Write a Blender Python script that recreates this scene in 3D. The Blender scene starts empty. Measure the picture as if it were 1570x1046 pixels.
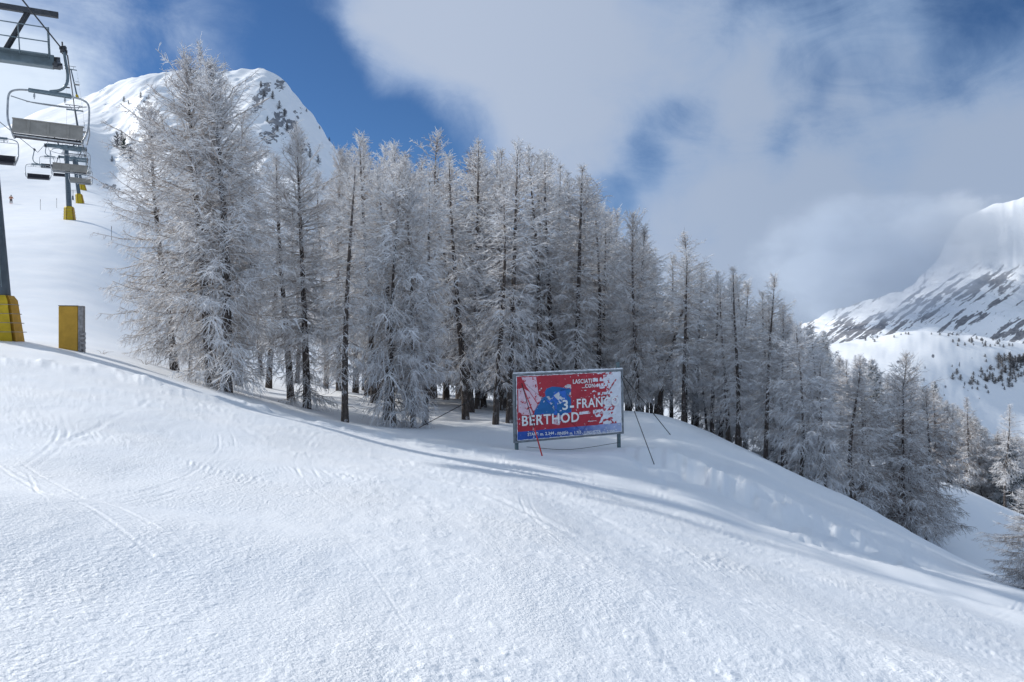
import bpy, bmesh, math, random
import numpy as np
from mathutils import Vector, Matrix
R = math.radians
S = bpy.context.scene
C = S.collection
F = 1221.0            # focal length in photograph pixels (28 mm on a 36 mm frame)
CX, CY = 785.0, 523.0

# ------------------------------------------------------------------ camera
cd = bpy.data.cameras.new("camera"); cam = bpy.data.objects.new("camera", cd); C.objects.link(cam)
cd.sensor_width = 36; cd.lens = 28; cd.clip_start = 0.1; cd.clip_end = 20000
cam.location = (0, 0, 0); cam.rotation_euler = (R(90), 0, 0)
S.camera = cam

# ------------------------------------------------------------------ sun direction
SUN_AZ, SUN_EL = R(-66), R(31)             # azimuth from +Y towards +X
sdir = Vector((math.sin(SUN_AZ)*math.cos(SUN_EL), math.cos(SUN_AZ)*math.cos(SUN_EL), math.sin(SUN_EL)))
sl = bpy.data.lights.new("sun", 'SUN'); sun = bpy.data.objects.new("sun", sl); C.objects.link(sun)
sl.energy = 3.6; sl.angle = R(1.2); sl.color = (1.0, 0.955, 0.875)
sun.rotation_euler = sdir.to_track_quat('Z', 'Y').to_euler()
sun.location = (-40, 20, 60)

S.view_settings.view_transform = 'Standard'; S.view_settings.look = 'None'
S.view_settings.gamma = 1; S.view_settings.exposure = 0.27
S.render.resolution_x = 1024; S.render.resolution_y = 682
S.cycles.volume_step_rate = 1.0
S.cycles.max_bounces = 8
S.cycles.volume_bounces = 8

# ------------------------------------------------------------------ node helper
class NT:
    def __init__(s, tree): s.t = tree; s.t.nodes.clear()
    def n(s, typ, **kw):
        nd = s.t.nodes.new(typ)
        for k, v in kw.items():
            if k == 'i':
                for a, b in v.items():
                    if isinstance(b, bpy.types.NodeSocket): s.t.links.new(b, nd.inputs[a])
                    else: nd.inputs[a].default_value = b
            else: setattr(nd, k, v)
        return nd
    def math(s, op, a, b=0.0, clamp=False):
        return s.n('ShaderNodeMath', operation=op, use_clamp=clamp, i={0: a, 1: b}).outputs[0]
    def mix(s, f, a, b):
        nd = s.n('ShaderNodeMix', data_type='RGBA', i={0: f})
        for k, v in ((6, a), (7, b)):
            if isinstance(v, bpy.types.NodeSocket): s.t.links.new(v, nd.inputs[k])
            else: nd.inputs[k].default_value = (*v, 1)
        return nd.outputs[2]
    def ramp(s, v, lo, hi, a=0.0, b=1.0):
        return s.n('ShaderNodeMapRange', interpolation_type='SMOOTHSTEP', i={0: v, 1: lo, 2: hi, 3: a, 4: b}).outputs[0]
    def noise(s, vec, scale, detail=4, rough=.5, dist=0.0):
        return s.n('ShaderNodeTexNoise', i={'Vector': vec, 'Scale': scale, 'Detail': detail, 'Roughness': rough, 'Distortion': dist}).outputs[0]

# ------------------------------------------------------------------ world: clear sky and drifting cloud
w = bpy.data.worlds.new("World"); S.world = w; w.use_nodes = True
T = NT(w.node_tree)
sky = T.n('ShaderNodeTexSky', sky_type='NISHITA', sun_disc=False, sun_elevation=SUN_EL, sun_rotation=SUN_AZ,
          altitude=2300, air_density=1.0, dust_density=0.2, ozone_density=2.5)
geo = T.n('ShaderNodeTexCoord').outputs['Generated']
skyc = T.n('ShaderNodeVectorMath', operation='MULTIPLY', i={0: sky.outputs[0], 1: (0.036, 0.053, 0.070)}).outputs[0]
def blob(px, py, rad, amp):
    d = Vector(((px-CX)/F, 1, (CY-py)/F)).normalized()
    dt = T.n('ShaderNodeVectorMath', operation='DOT_PRODUCT', i={0: geo, 1: d}).outputs['Value']
    c = math.cos(rad/F*0.92)
    return T.n('ShaderNodeMapRange', interpolation_type='SMOOTHERSTEP', i={0: dt, 1: c, 2: 1.0, 3: 0.0, 4: amp}).outputs[0]
blobs = [(-60, 60, 260, .95), (20, 170, 130, .35), (330, 55, 100, .38), (240, 20, 120, .20),
         (640, 30, 190, .75), (760, 80, 300, .95), (950, 120, 330, .75), (830, 260, 190, .40), (1050, 330, 190, .55),
         (1150, 420, 260, .85), (1330, 400, 280, 1.05), (1480, 360, 130, .5), (1400, 160, 300, .75), (1570, 330, 200, .75), (1200, 60, 250, .30),
         (1100, 130, 200, .35), (1600, 180, 180, .35), (600, -200, 400, .5), (1500, 480, 200, .4), (980, 460, 160, .4),
         (540, 190, 170, -.9), (680, 215, 140, -1.0), (480, 120, 110, -.4), (430, 20, 130, -.35), (1040, 225, 100, -.5), (980, 250, 60, -.3), (1250, 245, 110, -.55), (1165, 235, 80, -.45),
         (1385, 268, 90, -.45), (930, 305, 60, -.55), (1225, 120, 70, -.5), (1560, 20, 150, -.35), (1060, 175, 60, -.15), (1440, 300, 40, -.3)]
acc = None
for b in blobs:
    o = blob(*b); acc = o if acc is None else T.math('ADD', acc, o)
n1 = T.noise(geo, 3.6, 9, .60, .35)
n2 = T.noise(T.n('ShaderNodeMapping', i={'Vector': geo, 'Rotation': (0, R(22), 0), 'Scale': (1, 1, 1.9)}).outputs[0], 7.0, 9, .66, .7)
nn = T.math('ADD', T.math('MULTIPLY', T.math('SUBTRACT', n1, .5), 2.3), T.math('MULTIPLY', T.math('SUBTRACT', n2, .5), 1.35))
dens = T.math('ADD', acc, nn)
up = T.n('ShaderNodeSeparateXYZ', i={0: geo})
veil = T.math('MAXIMUM', T.ramp(up.outputs['Z'], .42, .75, 0, 1.3), T.ramp(up.outputs['Y'], .15, -.5, 0, 1.3))  # bright cloud overhead and behind, out of view, added to fill ambient light
dens = T.math('ADD', dens, veil)
amount = T.ramp(dens, -.12, 1.35, 0.0, 0.95)
n3 = T.noise(geo, 4.3, 4, .5, .2)
thick = T.ramp(T.math('ADD', dens, T.math('MULTIPLY', T.math('SUBTRACT', n3, .5), 1.8)), .4, 1.9)
zc = T.n('ShaderNodeSeparateXYZ', i={0: geo})
side = T.ramp(zc.outputs['X'], -.15, .45)
cl_l = T.mix(thick, (.27, .37, .56), (.40, .465, .585))
cl_r = T.mix(thick, (.215, .32, .50), (.30, .37, .495))
cloudc = T.mix(side, cl_l, cl_r)
bright = blob(20, 150, 330, 1.0)
cloudc = T.mix(bright, cloudc, (.66, .75, .86))
cloudc = T.mix(T.ramp(veil, .2, 1.2), cloudc, (.345, .425, .535))
fin = T.mix(amount, skyc, cloudc)
bg = T.n('ShaderNodeBackground', i={'Color': fin, 'Strength': 1.0})
out = T.n('ShaderNodeOutputWorld', i={'Surface': bg.outputs[0]})
w.cycles.sampling_method = 'MANUAL'; w.cycles.sample_map_resolution = 512

# ------------------------------------------------------------------ materials
def mat(name):
    m = bpy.data.materials.new(name); m.use_nodes = True
    return m, NT(m.node_tree)
def finish(t, base, rough=.6, bump=None, metal=0.0, spec=.3, strength=1.0, dist=.02, alpha=None):
    i = {'Base Color': base if isinstance(base, bpy.types.NodeSocket) else (*base, 1), 'Roughness': rough, 'Metallic': metal, 'Specular IOR Level': spec}
    if bump is not None:
        i['Normal'] = t.n('ShaderNodeBump', i={'Height': bump, 'Strength': strength, 'Distance': dist}).outputs[0]
    p = t.n('ShaderNodeBsdfPrincipled', i=i)
    t.n('ShaderNodeOutputMaterial', i={'Surface': p.outputs[0]})
def plain(name, col, rough=.5, metal=0.0, spec=.4, var=.25, scale=6):
    m, t = mat(name)
    o = t.n('ShaderNodeTexCoord').outputs['Object']
    nz = t.noise(o, scale, 5, .6)
    c = t.mix(t.ramp(nz, .3, .75), tuple(max(0, x*(1-var)) for x in col), tuple(min(1, x*(1+var)) for x in col))
    finish(t, c, rough, nz, metal, spec, .25, .01)
    return m

def snow_mat():
    m, t = mat('snow')
    o = t.n('ShaderNodeTexCoord').outputs['Object']
    big = t.noise(o, .35, 4, .6)
    mp = t.n('ShaderNodeMapping', i={'Vector': o, 'Rotation': (0, 0, R(-24)), 'Scale': (1, .28, 1)}).outputs[0]
    mp2 = t.n('ShaderNodeMapping', i={'Vector': o, 'Rotation': (0, 0, R(40)), 'Scale': (1, .35, 1)}).outputs[0]
    patch = t.ramp(t.noise(mp, .9, 4, .6), .42, .62)
    patch2 = t.ramp(t.noise(mp2, .55, 3, .6), .40, .66)
    vor = t.n('ShaderNodeTexVoronoi', feature='F1', i={'Vector': t.n('ShaderNodeVectorMath', operation='ADD', i={0: o, 1: t.n('ShaderNodeVectorMath', operation='SCALE', i={0: t.n('ShaderNodeTexNoise', i={'Vector': o, 'Scale': 9.0, 'Detail': 3}).outputs[1], 'Scale': .12}).outputs[0]}).outputs[0], 'Scale': 15.0}).outputs[0]
    lump = t.math('MULTIPLY', t.ramp(vor, .0, .62, 1.0, 0.0), t.math('MULTIPLY', patch, .7))
    fine = t.noise(o, 30, 4, .65)
    mid = t.noise(mp, 7, 5, .65)
    mid2 = t.noise(mp2, 4.5, 5, .62)
    h = t.math('ADD', t.math('MULTIPLY', fine, .62), t.math('MULTIPLY', mid, .26))
    h = t.math('ADD', h, t.math('MULTIPLY', mid2, .36))
    h = t.math('ADD', h, t.math('MULTIPLY', lump, .28))
    fade = t.n('ShaderNodeVectorMath', operation='LENGTH', i={0: o}).outputs['Value']
    # the skied piste is rougher than the untouched drift: colour attribute "piste"
    pst = t.n('ShaderNodeAttribute', attribute_name='piste').outputs['Fac']
    amt = t.math('MULTIPLY', t.math('ADD', t.math('MULTIPLY', patch2, .5), .5), t.math('ADD', t.math('MULTIPLY', pst, .9), .10))
    h = t.math('MULTIPLY', h, amt)
    rk = t.n('ShaderNodeAttribute', attribute_name='rock').outputs['Fac']
    rn = t.noise(o, .15, 8, .7); rn2 = t.noise(o, .6, 6, .7)
    mask = t.ramp(t.math('ADD', rk, t.math('MULTIPLY', t.math('SUBTRACT', rn2, .5), .5)), .42, .56)
    snowc = t.mix(t.ramp(big, .3, .7), (.83, .865, .92), (.88, .90, .935))
    rockc = t.mix(t.ramp(rn, .35, .65), (.13, .14, .165), (.28, .28, .30))
    finish(t, t.mix(mask, snowc, rockc), .55, h, 0, .25, .85, .052)
    return m
M_snow = snow_mat()

def frost_mat(name, c0, c1, c2, lo=.38, hi=.58, scale=1.6):
    m, t = mat(name)
    o = t.n('ShaderNodeTexCoord').outputs['Object']
    n = t.noise(o, scale, 4, .7)
    oi = t.n('ShaderNodeObjectInfo').outputs['Random']
    v = t.math('ADD', n, t.math('MULTIPLY', t.math('SUBTRACT', oi, .5), .10))
    a = t.mix(t.ramp(v, lo, hi), c0, c1)
    b = t.mix(t.ramp(t.noise(o, 9, 2), .45, .7), a, c2)
    finish(t, b, .8, None, 0, .15)
    return m
M_frost = frost_mat('hoar_frost', (.58, .56, .56), (.80, .82, .86), (.86, .88, .92))
M_twig = frost_mat('larch_twig', (.33, .28, .25), (.60, .575, .565), (.48, .43, .40))
M_brown = frost_mat('bare_larch_twig', (.22, .175, .15), (.44, .40, .385), (.30, .25, .22))
M_conifer = frost_mat('dark_needles', (.02, .035, .03), (.05, .075, .06), (.14, .17, .18))
def bark_mat():
    m, t = mat('larch_bark')
    o = t.n('ShaderNodeTexCoord').outputs['Object']
    mp = t.n('ShaderNodeMapping', i={'Vector': o, 'Scale': (1, 1, .25)}).outputs[0]
    n = t.noise(mp, 14, 6, .7)
    fr = t.noise(o, 3.0, 5, .75)
    c = t.mix(t.ramp(n, .3, .7), (.045, .038, .036), (.13, .11, .10))
    c = t.mix(t.ramp(fr, .55, .66), c, (.62, .63, .66))
    finish(t, c, .9, n, 0, .1, .8, .05)
    return m
M_bark = bark_mat()
M_steel = plain('galvanised_steel', (.17, .22, .25), .45, .55, .5, .2, 3)
M_dark = plain('dark_steel', (.06, .065, .075), .5, .4)
M_light = plain('brushed_steel', (.42, .44, .46), .38, .7)
M_mast = plain('mast_grey_paint', (.085, .115, .145), .5, .2, .4, .2, 1.5)
M_yellow = plain('yellow_pad', (.50, .36, .02), .6, 0, .3, .15, 3)
M_ochre = plain('ochre_pad', (.50, .29, .04), .65, 0, .3, .12, 3)
M_wood = plain('grey_wood', (.30, .29, .29), .8, 0, .2, .3, 8)
M_panel = plain('seat_shell', (.30, .285, .26), .6, 0, .3, .12, 4)
M_cushion = plain('dark_cushion', (.03, .03, .042), .7)
M_cable = plain('steel_cable', (.03, .032, .035), .5, .5)
M_red = plain('red_pole', (.5, .03, .03), .5)
M_frame = plain('sign_frame', (.20, .225, .25), .5, .3, .4, .3, 5)
M_post = plain('sign_post', (.11, .16, .18), .5, .3)
M_jacket = plain('orange_jacket', (.48, .22, .13), .8)
M_trousers = plain('dark_trousers', (.06, .05, .06), .8)
M_skin = plain('skin', (.5, .33, .25), .6)
M_white = plain('white_lettering', (.80, .82, .84), .7, 0, .2, .06)
M_loose = plain('loose_frost', (.74, .77, .82), .9, 0, .1, .08)

# ------------------------------------------------------------------ object helpers
def tag(o, label=None, cat=None, group=None, kind=None):
    if label: o['label'] = label
    if cat: o['category'] = cat
    if group: o['group'] = group
    if kind: o['kind'] = kind
    return o
def mesh_np(name, V, faces_flat, sizes, mats, mi=None, smooth=False):
    me = bpy.data.meshes.new(name)
    V = np.ascontiguousarray(V, dtype=np.float32)
    ff = np.ascontiguousarray(faces_flat, dtype=np.int32); sz = np.asarray(sizes, dtype=np.int32)
    me.vertices.add(len(V)); me.vertices.foreach_set('co', V.ravel())
    me.loops.add(len(ff)); me.loops.foreach_set('vertex_index', ff)
    me.polygons.add(len(sz)); st = np.concatenate([[0], np.cumsum(sz)[:-1]]).astype(np.int32)
    me.polygons.foreach_set('loop_start', st); me.polygons.foreach_set('loop_total', sz)
    for m in mats: me.materials.append(m)
    if mi is not None: me.polygons.foreach_set('material_index', np.asarray(mi, dtype=np.int32))
    if smooth: me.polygons.foreach_set('use_smooth', np.ones(len(sz), dtype=bool))
    me.update(calc_edges=True); me.validate()
    return me
def link(name, me, parent=None, loc=(0, 0, 0)):
    o = bpy.data.objects.new(name, me); C.objects.link(o); o.location = loc
    if parent: o.parent = parent
    return o
def empty(name, loc, rz=0):
    o = bpy.data.objects.new(name, None); C.objects.link(o); o.location = loc; o.rotation_euler = (0, 0, rz)
    o.empty_display_size = .3
    return o
def copy_tree(o, parent=None):
    c = o.copy(); C.objects.link(c); c.parent = parent
    for ch in list(o.children): copy_tree(ch, c)
    return c

class MB:
    """collects boxes, tubes and plates for ONE mesh"""
    def __init__(s): s.v = []; s.f = []; s.sm = []
    def add(s, vs, fs, smooth=False):
        b = len(s.v); s.v += [tuple(v) for v in vs]; s.f += [tuple(i+b for i in f) for f in fs]; s.sm += [smooth]*len(fs)
    def box(s, c, size, rot=None, ch=.0):
        c = Vector(c); hx, hy, hz = (x/2 for x in size)
        bm = bmesh.new(); bmesh.ops.create_cube(bm, size=1)
        for v in bm.verts: v.co = Vector((v.co.x*2*hx, v.co.y*2*hy, v.co.z*2*hz))
        if ch > 0: bmesh.ops.bevel(bm, geom=bm.edges[:], offset=ch, segments=2, affect='EDGES', profile=.5)
        vs = []
        for v in bm.verts:
            q = v.co.copy()
            if rot is not None: q = rot @ q
            vs.append(q + c)
        bm.verts.index_update()
        s.add(vs, [[v.index for v in f.verts] for f in bm.faces]); bm.free()
    def tube(s, pts, r, n=8, caps=True):
        pts = [Vector(p) for p in pts]; k = len(pts)
        rs = r if isinstance(r, (list, tuple)) else [r]*k
        t0 = (pts[1]-pts[0]).normalized(); up = Vector((0, 0, 1)) if abs(t0.z) < .9 else Vector((1, 0, 0))
        a = t0.cross(up).normalized(); vs = []
        for i, p in enumerate(pts):
            t = ((pts[min(i+1, k-1)]-pts[i]).normalized() + (pts[i]-pts[max(i-1, 0)]).normalized())
            if t.length < 1e-6: t = t0
            t.normalize(); a = (a - t*a.dot(t)).normalized(); b = t.cross(a)
            for j in range(n):
                an = 2*math.pi*j/n; vs.append(p + (a*math.cos(an) + b*math.sin(an))*rs[i])
        fs = [(i*n+j, i*n+(j+1) % n, (i+1)*n+(j+1) % n, (i+1)*n+j) for i in range(k-1) for j in range(n)]
        s.add(vs, fs, True)
        if caps: s.add([vs[j] for j in range(n)][::-1], [tuple(range(n))]); s.add(vs[-n:], [tuple(range(n))])
    def beam(s, p, q, wd, ht, ch=.01):
        p = Vector(p); q = Vector(q); d = q-p
        s.box((p+q)/2, (wd, d.length, ht), d.to_track_quat('Y', 'Z').to_matrix(), ch)
    def build(s, name, m, parent=None, loc=(0, 0, 0)):
        me = bpy.data.meshes.new(name); me.from_pydata(s.v, [], s.f); me.materials.append(m)
        me.polygons.foreach_set('use_smooth', s.sm); me.update()
        return link(name, me, parent, loc)
def arc(pts, n=8):
    """smooth polyline through points (Catmull-Rom)"""
    P = [Vector(p) for p in pts]; P = [P[0]*2-P[1]] + P + [P[-1]*2-P[-2]]; out = []
    for i in range(1, len(P)-2):
        for k in range(n):
            t = k/n; a, b, c, d = P[i-1:i+3]
            out.append(.5*((2*b) + (c-a)*t + (2*a-5*b+4*c-d)*t*t + (3*b-a-3*c+d)*t**3))
    out.append(P[-2]); return out

# ------------------------------------------------------------------ noise
def vnoise(x, y, seed=0):
    xi = np.floor(x).astype(np.int64); yi = np.floor(y).astype(np.int64); fx = x-xi; fy = y-yi
    def h(a, b):
        n = (a*374761393 + b*668265263 + seed*1442695041) & 0xffffffff
        n = ((n ^ (n >> 13)) * 1274126177) & 0xffffffff
        return ((n ^ (n >> 16)) & 0xffffff)/float(0xffffff)
    u = fx*fx*fx*(fx*(fx*6-15)+10); v = fy*fy*fy*(fy*(fy*6-15)+10)
    return (h(xi, yi)*(1-u)+h(xi+1, yi)*u)*(1-v)+(h(xi, yi+1)*(1-u)+h(xi+1, yi+1)*u)*v - .5
def fbm(x, y, oct=4, seed=0, gain=.5):
    s = 0; a = 1
    for k in range(oct):
        s = s + a*vnoise(x*2**k+17*k, y*2**k-9*k, seed+k); a *= gain
    return s
def sstep(a, b, x):
    t = np.clip((x-a)/(b-a), 0, 1); return t*t*(3-2*t)

# ------------------------------------------------------------------ terrain: elevation profile by bearing and distance
ROWS = [
 (8,   [(-600,690),(0,743),(130,762),(250,782),(400,803),(600,830),(800,861),(1000,900),(1200,945),(1400,1000),(1570,1045),(2200,1190)]),
 (14,  [(-600,570),(0,640),(130,658),(250,677),(400,700),(600,733),(800,765),(1000,812),(1200,868),(1400,915),(1570,968),(2200,1120)]),
 (19,  [(-600,530),(0,590),(130,608),(250,632),(400,662),(600,703),(800,730),(1000,770),(1200,828),(1400,882),(1570,930),(2200,1070)]),
 (24,  [(-600,505),(0,559),(130,577),(250,603),(400,638),(600,684),(800,708),(1000,738),(1200,788),(1400,856),(1570,905),(2200,1030)]),
 (29,  [(-600,485),(0,538),(130,553),(250,582),(350,611),(480,652),(600,671),(790,690),(870,695),(960,692),(1050,705),(1200,745),(1400,830),(1480,862),(1570,893),(2200,1000)]),
 (32,  [(-600,475),(0,527),(60,530),(130,542),(220,567),(300,592),(350,603),(440,628),(500,646),(600,661),(700,672),(800,687),(870,691),(960,687),(1050,686),(1200,725),(1300,775),(1400,821),(1480,860),(1570,898),(2200,1000)]),
 (34,  [(-600,465),(0,521),(60,524),(130,536),(220,559),(300,583),(350,598),(440,622),(500,640),(600,655),(700,660),(800,672),(900,676),(1000,662),(1100,676),(1200,714),(1300,760),(1400,815),(1480,860),(1570,905),(2200,1000)]),
 (40,  [(-600,440),(0,513),(60,516),(130,525),(250,562),(400,608),(520,622),(600,634),(800,640),(900,636),(980,622),(1040,640),(1100,665),(1200,713),(1300,772),(1400,838),(1570,930),(2200,1000)]),
 (50,  [(-600,400),(0,486),(130,500),(250,548),(400,592),(520,602),(600,610),(800,622),(1000,640),(1200,735),(1400,842),(1480,870),(1570,900),(2200,990)]),
 (65,  [(-600,370),(0,440),(130,458),(250,520),(400,575),(600,600),(800,620),(1000,650),(1200,740),(1350,742),(1440,736),(1500,757),(1570,795),(2200,950)]),
 (88,  [(-600,345),(0,380),(130,392),(250,458),(400,545),(600,585),(800,610),(1000,630),(1200,645),(1400,712),(1480,748),(1570,797),(2200,930)]),
 (118, [(-600,320),(0,340),(105,336),(180,345),(250,395),(400,505),(600,560),(800,600),(1000,615),(1200,608),(1300,628),(1400,672),(1570,755),(2200,870)]),
 (170, [(-600,250),(0,305),(123,311),(190,312),(250,345),(400,440),(600,525),(800,585),(1000,600),(1200,582),(1300,600),(1400,645),(1570,745),(2200,830)]),
 (240, [(-600,200),(0,268),(60,272),(130,272),(180,300),(250,290),(400,370),(600,470),(800,560),(1000,590),(1200,575),(1300,610),(1400,660),(1570,760),(2200,820)]),
 (300, [(-600,170),(0,226),(130,198),(170,240),(210,215),(260,205),(340,250),(420,260),(480,270),(600,420),(800,550),(1000,600),(1200,600),(1400,680),(1570,775),(2200,820)]),
 (360, [(-600,130),(0,205),(130,178),(190,178),(225,140),(260,145),(330,175),(400,170),(440,200),(500,260),(600,400),(800,555),(1200,620),(1400,690),(1570,780),(2200,820)]),
 (430, [(-600,60),(-200,150),(0,195),(60,168),(130,148),(170,127),(200,119),(240,111),(280,106),(330,109),(380,101),(410,103),(435,117),(455,138),(480,168),(500,200),(525,232),(545,250),(600,340),(700,470),(800,560),(1000,620),(1200,640),(1400,680),(1570,770),(2200,800)]),
 (600, [(-600,200),(0,280),(300,230),(600,400),(800,570),(1200,600),(1290,620),(1400,640),(1480,690),(1570,720),(2200,740)]),
 (750, [(-600,300),(0,350),(300,330),(600,450),(800,570),(1200,565),(1290,568),(1400,572),(1480,598),(1570,635),(2200,660)]),
 (900, [(-600,400),(300,400),(800,570),(1200,545),(1290,526),(1340,516),(1400,508),(1440,508),(1480,515),(1530,522),(1570,530),(2200,560)]),
 (1050,[(-600,450),(300,450),(800,570),(1200,556),(1400,530),(1480,537),(1570,552),(2200,580)]),
 (1500,[(-600,500),(300,500),(800,560),(1200,545),(1570,552),(2200,560)]),
 (2000,[(-600,520),(800,550),(1200,524),(1300,514),(1400,508),(1500,503),(1570,502),(2200,500)]),
 (2300,[(-600,520),(800,550),(1200,514),(1300,497),(1400,470),(1450,455),(1500,420),(1570,410),(2200,400)]),
 (2700,[(-600,520),(1000,530),(1200,506),(1260,490),(1330,468),(1400,438),(1435,405),(1455,362),(1472,335),(1500,318),(1540,310),(1600,300),(2200,300)]),
 (3400,[(-600,525),(1000,530),(1400,500),(1500,420),(1600,400),(2200,380)]),
 (7000,[(-600,527),(2200,527)]),
]
GPX = np.arange(-700, 2301, 5.0)
Ytab = np.array([r[0] for r in ROWS], float); U = np.log(Ytab)
TAB = []
for Yr, pts in ROWS:
    a = np.interp(GPX, [p[0] for p in pts], [p[1] for p in pts])
    wd = 9 if Yr < 200 else (1.2 if 400 < Yr < 500 or Yr > 2400 else 3)
    k = np.exp(-.5*(np.arange(-30, 31)/wd)**2); k /= k.sum()
    TAB.append(np.convolve(np.pad(a, 30, mode='edge'), k, 'valid'))
TAB = np.array(TAB)
# pchip slopes
dU = np.diff(U)[:, None]; dl = np.diff(TAB, axis=0)/dU
D = np.zeros_like(TAB)
s_ok = (dl[:-1]*dl[1:] > 0)
w1 = 2*dU[1:]+dU[:-1]; w2 = dU[1:]+2*dU[:-1]
with np.errstate(all='ignore'):
    D[1:-1] = np.where(s_ok, (w1+w2)/(w1/dl[:-1]+w2/dl[1:]), 0)
D[0] = dl[0]; D[-1] = dl[-1]
def py_of(px, Y):
    px = np.clip(px, -699, 2299); c = (px+700)/5; ci = np.clip(np.floor(c).astype(int), 0, len(GPX)-2); cf = c-ci
    u = np.log(np.clip(Y, Ytab[0], Ytab[-1]-1)); k = np.clip(np.searchsorted(U, u, side='right')-1, 0, len(U)-2)
    h = U[k+1]-U[k]; t = (u-U[k])/h
    g = lambda A, kk: A[kk, ci]*(1-cf)+A[kk, ci+1]*cf
    y0, y1, d0, d1 = g(TAB, k), g(TAB, k+1), g(D, k), g(D, k+1)
    return (2*t**3-3*t*t+1)*y0+(t**3-2*t*t+t)*h*d0+(-2*t**3+3*t*t)*y1+(t**3-t*t)*h*d1
def plane(X, Y):
    return -1.65 - .15*X - .03*np.maximum(X, 0) - .07*Y
SC = [(930,31.5),(985,27.6),(1040,26.8),(1090,25.8),(1150,24.4),(1200,23.6),(1260,23.6),(1330,23.4),(1400,24.0),(1470,24)]
TRK = [  # ski tracks, photo-bearing and distance of points along them, width, depth
 ([(60,11.0),(245,23.0),(262,25.5)], .16, .05),
 ([(235,29.0),(330,21.0),(420,16.5),(560,12.6)], .22, .06), ([(260,29.5),(352,21.5),(450,16.8),(600,12.6)], .16, .04),
 ([(420,12),(475,8.9),(540,7.0),(600,5.8),(640,5.1)], .035, .010), ([(0,8.6),(140,8.9),(300,9.1),(470,8.3)], .12, .035),
 ([(0,15),(200,13.6),(390,14.0)], .05, .02), ([(900,8.3),(1010,9.6),(1120,10.2)], .08, .02),
 ([(720,7.2),(900,7.9),(1040,7.4),(1150,6.6)], .10, .03), ([(560,17),(700,14.2),(820,11.8),(930,9.3)], .3, .05),
 ([(640,20),(760,17.5),(900,14.0),(1010,11.2)], .35, .06), ([(40,9.6),(50,8.6),(60,7.6),(75,6.7)], .05, .015)]
def terrain(th, r):
    th0 = np.clip(th, R(-49.5), R(49.5))
    t = np.tan(th0); c = np.cos(th0); px = CX+F*t; Yf = r*c
    zt = (CY-py_of(px, Yf))/F*Yf
    X = r*np.sin(th); Y = r*np.cos(th)
    front = 1-sstep(R(50), R(90), np.abs(th))
    side_z = zt
    back = plane(X, Y) - .0008*np.minimum(r, 800)*np.sign(X)*10
    z = side_z*front + (side_z*.35+back*.65)*(1-front)
    near = sstep(5.5, 9.0, r)
    z = plane(X, Y)*(1-near)+z*near
    # medium relief
    far = sstep(180, 420, r)
    z = z + fbm(X*.16, Y*.16, 3, 5)*.16*sstep(4, 12, r)*(1-far)
    lf = sstep(150, 260, r)
    z = z + lf*(fbm(X*.018+3, Y*.018, 5, 40, .5))*5*np.clip(r/900, .35, 2.2)*(1-.0*lf)
    # steep ribs and gullies on the far faces
    fr = sstep(1700, 2300, r)*(1-sstep(5000, 6500, r))
    a = (X*.62+Y*.25)*.011
    z = z + fr*(fbm((X*.8+Y*.5)*.006, (Y*.8-X*.5)*.0016, 5, 70, .5)*55+fbm(X*.005, Y*.005, 3, 71, .5)*8)
    nl = sstep(250, 330, r)*(1-sstep(520, 650, r))*sstep(-430, -250, X)*0+sstep(280, 340, r)*(1-sstep(480, 560, r))
    z = z - nl*np.abs(fbm(X*.04, Y*.018, 4, 90, .6))*7*sstep(R(-31), R(-24), th)
    # fluted scarp of the drift
    Ys = np.interp(px, [p[0] for p in SC], [p[1] for p in SC]); d = Yf-Ys + fbm(X*.5, Y*.5, 4, 8, .6)*3.0
    on = sstep(925, 1010, px)*(1-sstep(1380, 1480, px))*(np.abs(th) < R(45))
    sc = sstep(-.6, .6, d)*np.exp(-np.maximum(d, 0)/3.0) - .5*np.exp(-((d+1.2)/1.0)**2)
    z = z + on*sc*(.36-.2*sstep(1150, 1350, px)+.30*fbm(px*.017, Y*.5, 4, 12, .6)*sstep(1500, 1150, px)*0+.34*fbm(X*1.1, Y*1.1, 4, 12, .6))
    # ripples in the drift face and foot of the drift
    ed = np.interp(px, [900, 985, 1100, 1200, 1300, 1400, 1570, 1700], [28, 24.5, 19.5, 18.0, 16.2, 14.6, 13.6, 12])
    dr = sstep(-1.5, 2.5, Yf-ed)*(px > 880)*(1-sstep(38, 50, r))*sstep(880, 1000, px)
    z = z + dr*(fbm(X*.45, Y*.3, 3, 33)*.16)
    # snow berm thrown up along the left crest and below the trees
    bc = np.interp(px, [0, 180, 280, 420, 600, 800], [26, 27, 25.5, 28.5, 27.0, 26])
    bd = (Yf-bc-fbm(px*.02, px*0+7, 3, 14)*1.2)
    bm_ = np.exp(-(bd/.8)**2)*(1-sstep(760, 900, px))*(px > -200)
    z = z + bm_*(.10+.22*np.maximum(0, fbm(X*2.2, Y*2.2, 3, 51)))
    # churned, skied surface
    ps = (1-sstep(27, 33, r))*(1-dr)
    rough = .35+.65*sstep(-.12, .16, fbm(X*.22+5, Y*.12, 3, 21))
    z = z + ps*rough*(fbm(X*2.6, Y*1.9, 4, 60, .65)*.010 + fbm((X*.9+Y*.35)*1.1, (Y*.9-X*.35)*.35, 3, 61)*.014)
    z = z + ps*np.maximum(0, fbm(X*8, Y*8, 3, 66)-.08)*.025*rough
    return z, px, Yf, ps
def ground_z(X, Y):
    th = np.array([math.atan2(X, Y)]); r = np.array([math.hypot(X, Y)])
    return float(terrain(th, r)[0][0])
def at(px, py, Y): return Vector(((px-CX)/F*Y, Y, (CY-py)/F*Y))
def gpt(px, Y):
    X = (px-CX)/F*Y; return Vector((X, Y, ground_z(X, Y)))

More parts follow.
